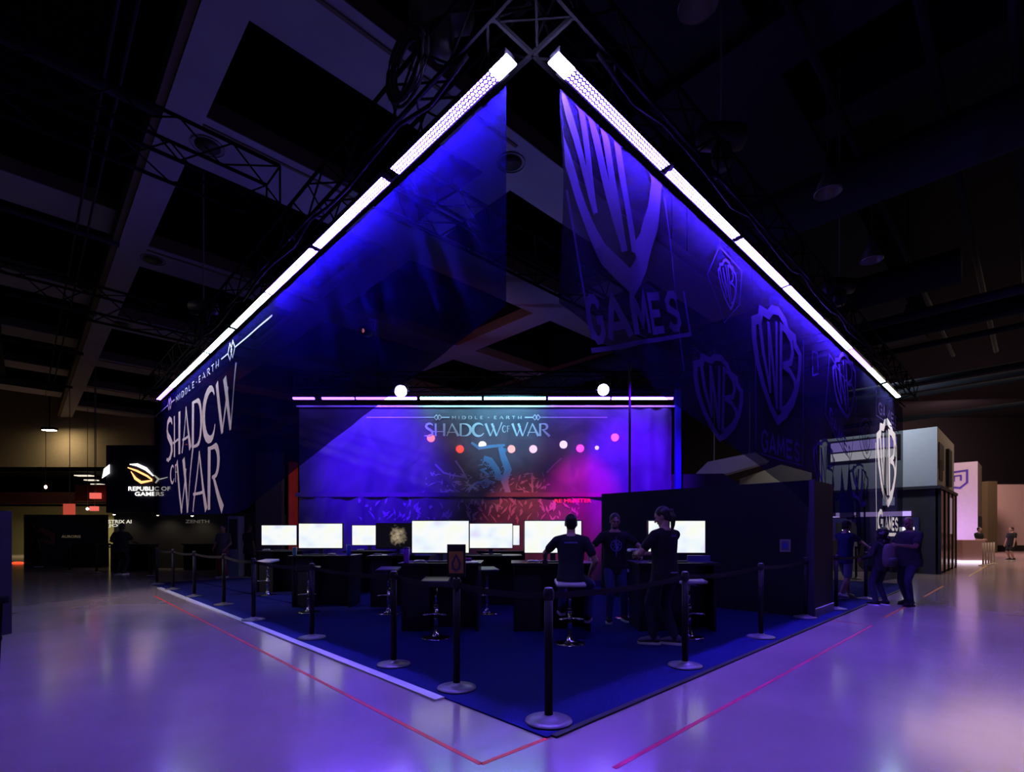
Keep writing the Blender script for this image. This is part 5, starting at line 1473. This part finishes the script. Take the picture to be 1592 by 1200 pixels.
bm = NB(); box(bm, 2.4, 3.4, -.10, -.001, zt - 1.9, zt - .5, Mx); obj('speaker_box', bm, M_BLACK, r)
bm = NB(); box(bm, .4, 1.3, -.03, -.001, zm + .3, zm + 1.0, Mx); obj('window', bm, mat('dull_brown_window', (.1, .08, .07), .4), r)
M_SCV = mat('violet_lit_screen', (.1, .1, .1), .4, emit=(.42, .30, 1.0), strength=1.0, var=.3)
M_SCW = mat('white_lit_screen', (.1, .1, .1), .4, emit=(.9, .88, 1.0), strength=1.1)
bm = NB(); box(bm, -.06, -.002, 1.02, 3.3, zt - 1.0, zt - .12, Mx); o = obj('wall_screen', bm, M_BLACK, r)
bm = NB(); box(bm, -.075, -.062, 1.12, 3.2, zt - .56, zt - .20, Mx); obj('upper_picture', bm, M_SCV, o)
bm = NB(); box(bm, -.075, -.062, 1.12, 3.2, zt - .92, zt - .62, Mx); obj('lower_picture', bm, M_SCW, o)
bm = NB(); box(bm, -.03, .049, .72, 3.2, 2.05, 2.22, Mx); obj('light_header', bm, mat('violet_light_strip', (.1, .1, .1), .4, emit=(.55, .38, 1.0), strength=1.0), r)
bm = NB(); box(bm, -.03, .049, .62, 1.05, 1.0, 1.65, Mx); obj('lit_display', bm, M_SCW, r)
bm = NB(); box(bm, -.03, .049, 1.2, 1.55, 2.45, 2.75, Mx); obj('small_display', bm, mat('blue_grey_screen', (.1, .1, .1), .4, emit=(.35, .4, .65), strength=.8), r)
bm = NB(); box(bm, -.02, .049, .5, 3.3, .2, 2.0, Mx); obj('blue_panel', bm, mat('indigo_panel', (.05, .04, .22), .6), r)
area('booth_light', c0 - U * 2.4 + V * 1.5 + Vector((0, 0, 6.8)), 1.2, .6, (.75, .85, 1.0), 110, aim=c0 + V * 1.5 + Vector((0, 0, 3.6)))
# violet column booth
c1 = flo(1520, 867.5)
r = empty('pale_column_booth', c1, 0, 'tall pale column washed violet with a small emblem', 'booth')
zt = EH + (828 - 717) / F * c1.y
bm = NB(); box(bm, 0, 3.2, 0, 2.1, 0, zt, Mx); bm.faces.ensure_lookup_table(); bm.faces[2].material_index = 1
obj('column_walls', bm, [mat('pale_lilac_panel', (.6, .5, .62), .7), mat('dull_taupe_panel', (.2, .16, .14), .7)], r)
bm = NB()
fz = lambda x, y: Mx @ Vector((-.02, x, y))
b0 = 4.5
ribbon(bm, [(1.35, b0 - .35), (1.35, b0 + .45), (.45, b0 + .55), (.45, b0 - .15), (.75, b0 - .45), (1.05, b0 - .40)], .10, fz, closed=True)
ribbon(bm, [(1.02, b0 + .25), (1.02, b0 - .05)], .09, fz); ribbon(bm, [(.72, b0 + .28), (.72, b0 - .02)], .09, fz); ribbon(bm, [(1.05, b0 + .25), (.7, b0 + .28)], .07, fz)
obj('violet_emblem', bm, mat('violet_sign_paint', (.08, .03, .4), .5), r)
bm = NB(); box(bm, .4, 2.4, -.06, -.001, .2, 2.4, Mx); obj('doorway', bm, M_BLACK, r)
area('booth_light', c1 - U * 2.5 + V * 1.0 + Vector((0, 0, 1.2)), 1.0, .5, (.72, .42, 1.0), 75, aim=c1 + V * 1.0 + Vector((0, 0, 2.6)))
# low pedestal and rail
p = flo(1510, 875)
bm = NB(); box(bm, -.55, .55, -.35, .35, 0, 1.1, bevel=.02); o = tag(obj('pedestal_counter', bm, mat('peach_panel', (.5, .3, .3), .6), loc=(p.x, p.y + .2, 0)), 'pinkish pedestal counter with a white lit foot by the pale column', 'counter')
bm = NB(); box(bm, -.65, .65, -.45, .45, 0.0, .13); obj('lit_foot', bm, mat('white_glow_plinth', (.5, .5, .5), .4, emit=(.9, .75, 1.0), strength=1.3), o)
for i in range(5):
    pp = flo(1497 + i * 4.5, 874 + 1.5 * (4 - i) * .5)
    bm = NB(); tube(bm, [(0, 0, 0), (0, 0, 1.0)], .035, 8); lathe(bm, [(.16, 0), (.16, .02), (.04, .04)], 14)
    tag(obj('barrier_post', bm, mat('cream_post', (.5, .42, .35), .5), None, True, loc=(pp.x, pp.y - 1.0, 0)), 'small cream barrier post in front of the pale column, ' + ORD[i] + ' in its row', 'post', 'cream barrier posts')
bm = NB(); box(bm, -.35, .35, -.1, .4, 0, 5.2); tag(obj('hall_pillar', bm, mat('yellow_olive_paint', (.04, .034, .012), .8), loc=at(1541, 828, 37) - Vector((0, 0, EH))), 'dull yellow hall pillar left of the pink wall', 'pillar')
bm = NB(); box(bm, 21, 26, 33, 33.3, 6.0, 8.0); wire_up(tag(obj('dark_bulkhead', bm, M_FARD), 'dark hanging bulkhead high above the pale column', 'bulkhead'), (23.5, 33.15, 8.0))

# ================================================================== FAR LEFT BOOTHS
M_ASUS = mat('dark_navy_panel', (.014, .014, .035), .6)
c2 = flo(165, 884)
r = empty('sign_tower', (0, 0, 0), 0, 'dark navy tower carrying the glowing orange and white eye emblem', 'sign tower')
YT = c2.y
x0, x1 = (165 - CX) / F * YT, (292 - CX) / F * YT
zt, zb = EH + (828 - 692) / F * YT, EH + (828 - 797) / F * YT
bm = NB(); box(bm, x0, x1, YT, YT + 3, zb, zt); obj('tower_box', bm, M_ASUS, r)
bm = NB(); box(bm, x0 - .0, (390 - CX) / F * YT, YT + .4, YT + 3.2, 0, zb + .02); obj('lower_wall', bm, mat('dark_taupe_panel', (.045, .04, .04), .7), r)
SCL = YT / F
M_GLW = mat('white_sign_glow', (.2, .2, .2), .4, emit=(1.0, .93, .86), strength=2.2)
M_GLO = mat('orange_sign_glow', (.2, .2, .2), .4, emit=(1.0, .42, .14), strength=2.2)
def fT(x, y): return Vector(((x - CX) * SCL, YT - .05, EH + (HY - y) * SCL))
def polyface(bm, pts, f):
    bm.faces.new([bm.verts.new(f(*p)) for p in pts])
bm = NB()
ribbon(bm, [(203, 722), (215, 723), (228, 729), (240, 740)], [1, 4.5, 5, 1.5], fT, step=2)
ribbon(bm, [(241, 739), (248, 745), (243, 751)], [2, 3, 2], fT)
ribbon(bm, [(250, 745), (262, 742)], [2.0, 1.0], fT)
obj('emblem_brow', bm, M_GLW, r)
bm = NB()
ribbon(bm, [(200, 727), (214, 732), (230, 740), (238, 746)], [1.5, 3, 3, 2], fT, step=2)
ribbon(bm, [(205, 733), (212, 744), (221, 750), (238, 747)], [1, 4, 4, 2], fT, step=2)
obj('emblem_eye', bm, M_GLO, r)
bm = NB()
textmesh('REPUBLIC OF', fT, 201, 266, 763, 756.5, bm, bold=.012)
textmesh('GAMERS', fT, 211, 256, 771, 764.8, bm, bold=.012)
obj('sign_lettering', bm, M_GLW, r)
bm = NB(); polyface(bm, [(160, 744), (172, 736), (172, 722), (163, 729)], fT); obj('side_sign', bm, M_GLW, r)
bm = NB()
fW = lambda x, y: Vector(((x - CX) * SCL * 1.018, YT + .38, EH + (HY - y) * SCL * 1.018))
textmesh('STRIX AI', fW, 168, 204, 813.5, 808, bm, bold=.03); textmesh('JOE', fW, 168, 190, 820, 814.5, bm, bold=.05)
obj('wall_lettering', bm, mat('pale_sign_glow', (.2, .2, .2), .4, emit=(.9, .85, .7), strength=.9), r)
bm = NB(); textmesh('ZENITH', fW, 288, 325, 813, 808, bm, bold=.01); obj('faint_lettering', bm, mat('faint_sign', (.2, .18, .16), .4, emit=(.25, .22, .18), strength=.3), r)
for px, py, lb in [(185, 800, 'over the lettered wall'), (252, 801, 'under the sign tower'), (305, 802, 'right of the sign tower')]:
    q = Vector(((px - CX) * SCL, YT - .25, EH + (HY - py) * SCL))
    rr = empty('clip_lamp', q, 0, 'small warm clip lamp ' + lb, 'lamp', 'clip lamps of the far left booth')
    bm = NB(); lathe(bm, [(.05, .0), (.07, .02), (.06, .12), (.02, .16)], 12, cap=False); obj('lamp_shade', bm, M_BLACK, rr, True)
    bm = NB(); ellip(bm, (0, 0, .01), .05, .05, .04); obj('bulb', bm, mat('warm_bulb', (.9, .9, .9), .4, emit=(1, .9, .65), strength=8), rr, True)
    bm = NB(); tube(bm, [(0, 0, .15), (0, .3, .2)], .01); obj('arm', bm, M_BLACK, rr)
    spot('clip_lamp_light', q + Vector((0, 0, -.05)), q + Vector((0, .45, -1)), (1, .88, .62), 8, 120, .8)
# counter in front of it
def counter(px0, px1, py, h, dpt, name, label, m=M_CHAR):
    a = flo(px0, py); b_ = flo(px1, py)
    r = empty(name, ((a.x + b_.x) / 2, a.y, 0), 0, label, 'counter')
    w_ = (b_.x - a.x) / 2
    bm = NB(); box(bm, -w_, w_, 0, dpt, h - .05, h, bevel=.005); obj('counter_top', bm, m, r)
    bm = NB(); box(bm, -w_ + .05, w_ - .05, .05, dpt - .05, 0, h - .05); obj('counter_body', bm, M_BLACK, r)
    return r
counter(168, 232, 888, 1.02, .6, 'dark_counter', 'dark counter behind the broad man at far left')
counter(110, 155, 882, 1.0, .6, 'dark_counter', 'low dark counter in front of the picture wall at far left')
r = counter(282, 335, 886, 1.02, .5, 'dark_counter', 'dark blue counter seen under the left banner')
# picture wall
YP = 22.0
sc2 = YP / F
bm = NB(); box(bm, (37 - CX) * sc2, (160 - CX) * sc2, YP, YP + .3, 0, EH + (HY - 800) * sc2); pw_ = tag(obj('picture_wall', bm, mat('dim_olive_panel', (.05, .05, .04), .7)), 'dim olive display wall with a faint reddish mural, far left', 'display wall')
fP = lambda x, y: Vector(((x - CX) * sc2, YP - .02, EH + (HY - y) * sc2))
bm = NB(); ribbon(bm, [(52, 818), (66, 824), (82, 832), (84, 845)], [2, 7, 9, 4], fP, step=3); ribbon(bm, [(60, 838), (74, 842), (86, 846)], [2, 6, 2], fP, step=3); obj('mural', bm, mat('dull_red_print', (.5, .16, .1), .7), pw_)
bm = NB(); textmesh('AURORIS', fP, 96, 126, 836, 832, bm, bold=.02); obj('wall_lettering', bm, mat('cream_print', (.6, .5, .35), .6, emit=(.3, .22, .12), strength=.25), pw_)
# lit olive band, back wall with a lamp
YW = 31.0; s3 = YW / F
def fx(px): return (px - CX) * s3
def fz_(py): return EH + (HY - py) * s3
bm = NB(); box(bm, fx(-120), fx(236), YW, YW + .4, fz_(731), 10.5); struct('wall_back_left', bm, M_OLIVE)
bm = NB(); box(bm, fx(-120), fx(236), YW + .0, YW + .3, fz_(783), fz_(765)); struct('trim_2', bm, mat('dark_red_band', (.05, .008, .01), .7))
bm = NB(); box(bm, fx(-120), fx(160), YW + 3, YW + 3.3, 0, fz_(783)); struct('wall_back_inner', bm, mat('pale_olive_paint', (.34, .34, .20), .8))
bm = NB(); box(bm, fx(-120), fx(236), YW, YW + 6, fz_(731), fz_(731) + .2); struct('ceiling_lower', bm, M_FARD)
q = Vector((fx(107), YW - 1.3, fz_(675)))
r = empty('wall_lamp', q, 0, 'white rectangular wall wash lamp glowing over the far left wall', 'lamp')
bm = NB(); box(bm, -.32, .32, -.14, .14, -.04, .0); obj('lamp_lens', bm, mat('warm_white_lens', (.9, .9, .9), .4, emit=(1, .95, .85), strength=7), r)
bm = NB(); box(bm, -.36, .36, -.18, .18, .0, .14); tube(bm, [(0, 0, .1), (0, 0, 3.0)], .03); obj('lamp_housing', bm, M_BLACK, r)
area('wall_lamp_light', q - Vector((0, 0, .08)), .6, .3, (1, .78, .5), 55, rot=(.45, 0, 0))
for i, (a, b_, py) in enumerate([(104, 129, 737.5), (102, 119, 742.5), (96, 112, 747.3), (93, 110, 751)]):
    X0, X1 = fx(a), fx(b_); z = fz_(py)
    bm = NB(); box(bm, X0, X1, YW + .5 + i * .8, YW + .9 + i * .8, z - .03, z + .03)
    tag(obj('linear_ceiling_light', bm, mat('warm_strip_glow', (.5, .5, .5), .4, emit=(1, .9, .72), strength=.9)), 'warm linear ceiling light far left, ' + ORD[i] + ' from the top', 'ceiling light', 'linear lights far left')
area('olive_room_light', (fx(70), YW + 1.6, fz_(783) + .1), 3, .6, (1, .85, .4), 200, rot=(-.5, 0, 0))
YQ = 24.0; s4 = YQ / F
def fq(px, py): return Vector(((px - CX) * s4, YQ, EH + (HY - py) * s4))
for nm, lb, ps, col_, st in [('red_screen', 'red glowing screen hanging at the far left', (139, 154, 775, 766), (1.0, .16, .12), .9), ('red_screen', 'red lit cylinder standing above the picture wall', (98, 113, 800, 783), (1.0, .13, .08), .45), ('red_screen', 'small red square sign below the hanging red screen', (139, 150, 794, 787), (1.0, .15, .1), .35)]:
    a = fq(ps[0], ps[2]); b_ = fq(ps[1], ps[3])
    bm = NB(); box(bm, a.x, b_.x, YQ, YQ + .15, a.z, b_.z)
    o = tag(obj(nm, bm, mat('red_glow_%d' % ps[0] + nm, (.1, .02, .02), .5, emit=col_, strength=st, var=.4)), lb, 'screen')
    bm = NB(); tube(bm, [Vector(((a.x + b_.x) / 2, YQ + .1, b_.z - .02)), Vector(((a.x + b_.x) / 2, YQ + .1, 10.5))], .015); obj('hanging_wire', bm, M_GREY, o)
bm = NB(); a = fq(105, 812 ); box(bm, (105 - CX) * s4, (165 - CX) * s4, YQ + .4, YQ + 1.0, fq(0, 778).z, fq(0, 752).z); wire_up(tag(obj('red_header', bm, mat('dark_red_panel', (.10, .012, .01), .7)), 'dark red hanging header over the far left booth', 'sign'), ((130 - CX) * s4, YQ + .7, fq(0, 752).z))
bm = NB(); a = fq(28, 875); ellip(bm, a, .30, .08, .06); tag(obj('red_floor_lamp', bm, mat('red_lamp_glow', (.3, .02, .02), .4, emit=(1, .06, .02), strength=2.0), None, True), 'low glowing red lamp near the floor at the far left', 'lamp')
bm = NB(); q = fq(136, 791); ellip(bm, q, .06, .06, .06); wire_up(tag(obj('tiny_white_lamp', bm, mat('white_point_glow', (.9, .9, .9), .4, emit=(1, .95, .9), strength=6), None, True), 'tiny white point lamp beside the small red square', 'lamp'), q)
bm = NB(); q = fq(71, 757); ellip(bm, q, .06, .06, .09); wire_up(tag(obj('tiny_pink_lamp', bm, mat('pink_point_glow', (.9, .9, .9), .4, emit=(1, .5, .4), strength=4), None, True), 'tiny pink lamp hanging under the far left soffit', 'lamp'), q)
# red and beige panels left of the stage
bm = NB(); box(bm, -.1, .1, -.1, .1, 0, 3.6); tag(obj('red_drape_flat', bm, mat('red_orange_panel', (.30, .02, .01), .7, emit=(1.0, .05, .01), strength=.05), loc=((456 - CX) / F * 15.5, 15.5, 0)), 'tall dim red panel at the left end of the stage cloth', 'panel')
bm = NB(); box(bm, -.45, .45, -.1, .1, 0, 4.2); tag(obj('olive_column', bm, mat('olive_column_paint', (.16, .14, .10), .8), loc=((420 - CX) / F * 17.5, 17.5, 0)), 'dull olive column standing left of the red panel', 'column')
bm = NB(); box(bm, -.18, .18, -.18, .18, 0, 2.0); o = tag(obj('equipment_rack', bm, mat('blue_grey_metal', (.25, .32, .42), .5), loc=((367 - CX) / F * 17, 17, 0)), 'blue grey upright equipment rack seen under the left banner', 'rack')
bm = NB(); box(bm, -.14, .14, -.19, -.181, .9, 1.9); obj('rack_face', bm, M_CHAR, o)
# inside the right entrance: pale counter and white floor glow seen past the posts
p = flo(1340, 888)
bm = NB(); box(bm, -.9, .9, 0, .5, 0, 1.15, bevel=.01); o = tag(obj('merch_counter', bm, mat('mauve_panel', (.20, .15, .17), .6), loc=(p.x, p.y, .013)), 'mauve counter inside the right entrance with white lettering above', 'counter')
bm = NB(); textmesh('WAR', lambda x, y: Vector((x, -.01, y)), -.75, -.45, 1.45, 1.55, bm, bold=.03); textmesh('WB', lambda x, y: Vector((x, -.01, y)), -.68, -.52, 1.30, 1.42, bm, bold=.03); obj('counter_lettering', bm, M_GLW, o)
bm = NB(); box(bm, -.95, .2, .0, .04, 1.15, 1.8); obj('back_board', bm, M_CHAR, o)

# ================================================================== NEAR LEFT CASES
r = empty('draped_table', (-2.87, 2.9, 0), 0, 'black draped table cut off at the lower left edge', 'table')
bm = NB(); box(bm, -1.4, 0, -.9, 0, 1.05, 1.09, bevel=.01); obj('table_top', bm, mat('black_drape', (.006, .008, .007), .9, spec=.05), r)
bm = NB(); g = []
for i in range(60):
    s_ = i / 59; x = -1.4 + 1.38 * s_
    g.append([bm.verts.new((x - .05 * k * s_, -.88 - .012 * math.sin(s_ * 60) * k, 1.05 * (1 - k))) for k in (0, .5, 1)])
for i in range(59):
    for j in range(2): bm.faces.new((g[i][j], g[i + 1][j], g[i + 1][j + 1], g[i][j + 1]))
g = []
for i in range(40):
    s_ = i / 39; y = -.88 + .86 * s_
    g.append([bm.verts.new((-.02 - .06 * k + .012 * math.sin(s_ * 45) * k, y, 1.05 * (1 - k))) for k in (0, .5, 1)])
for i in range(39):
    for j in range(2): bm.faces.new((g[i][j], g[i + 1][j], g[i + 1][j + 1], g[i][j + 1]))
obj('drape', bm, mat('black_drape', (.006, .008, .007), .9), r, True)
r = empty('equipment_case', (-6.7, 6.0, 0), 0, 'tall dull violet equipment case at the left edge behind the draped table', 'case')
bm = NB(); box(bm, -1.2, 0, 0, .8, .1, 1.74, bevel=.01); obj('case_body', bm, mat('dull_violet_case', (.020, .016, .026), .7, spec=.2), r)
bm = NB()
for a in [(-1.2, -.09, 1.22, 1.26), (-1.2, -.09, .14, .18)]: box(bm, a[0], a[1], -.02, -.001, a[2], a[3])
box(bm, -.13, -.09, -.02, -.001, .14, 1.26); obj('edge_frame', bm, mat('case_aluminium', (.18, .17, .24), .4, .5), r)
for x in (-1.1, -.1):
    for y in (.1, .7):
        bm = NB(); tube(bm, [(x - .02, y, .05), (x + .02, y, .05)], .05, 14); obj('caster', bm, M_BLACK, r)
bm = NB(); tube(bm, [at(979, 828, 11.6) + Vector((0, 0, 2.34 - EH)), at(979, 828, 11.6) + Vector((0, 0, 5.4 - EH))], .028, 8)
tag(obj('support_pole', bm, M_BLACK), 'thin black pole rising from the black room roof in front of the stage cloth', 'pole')
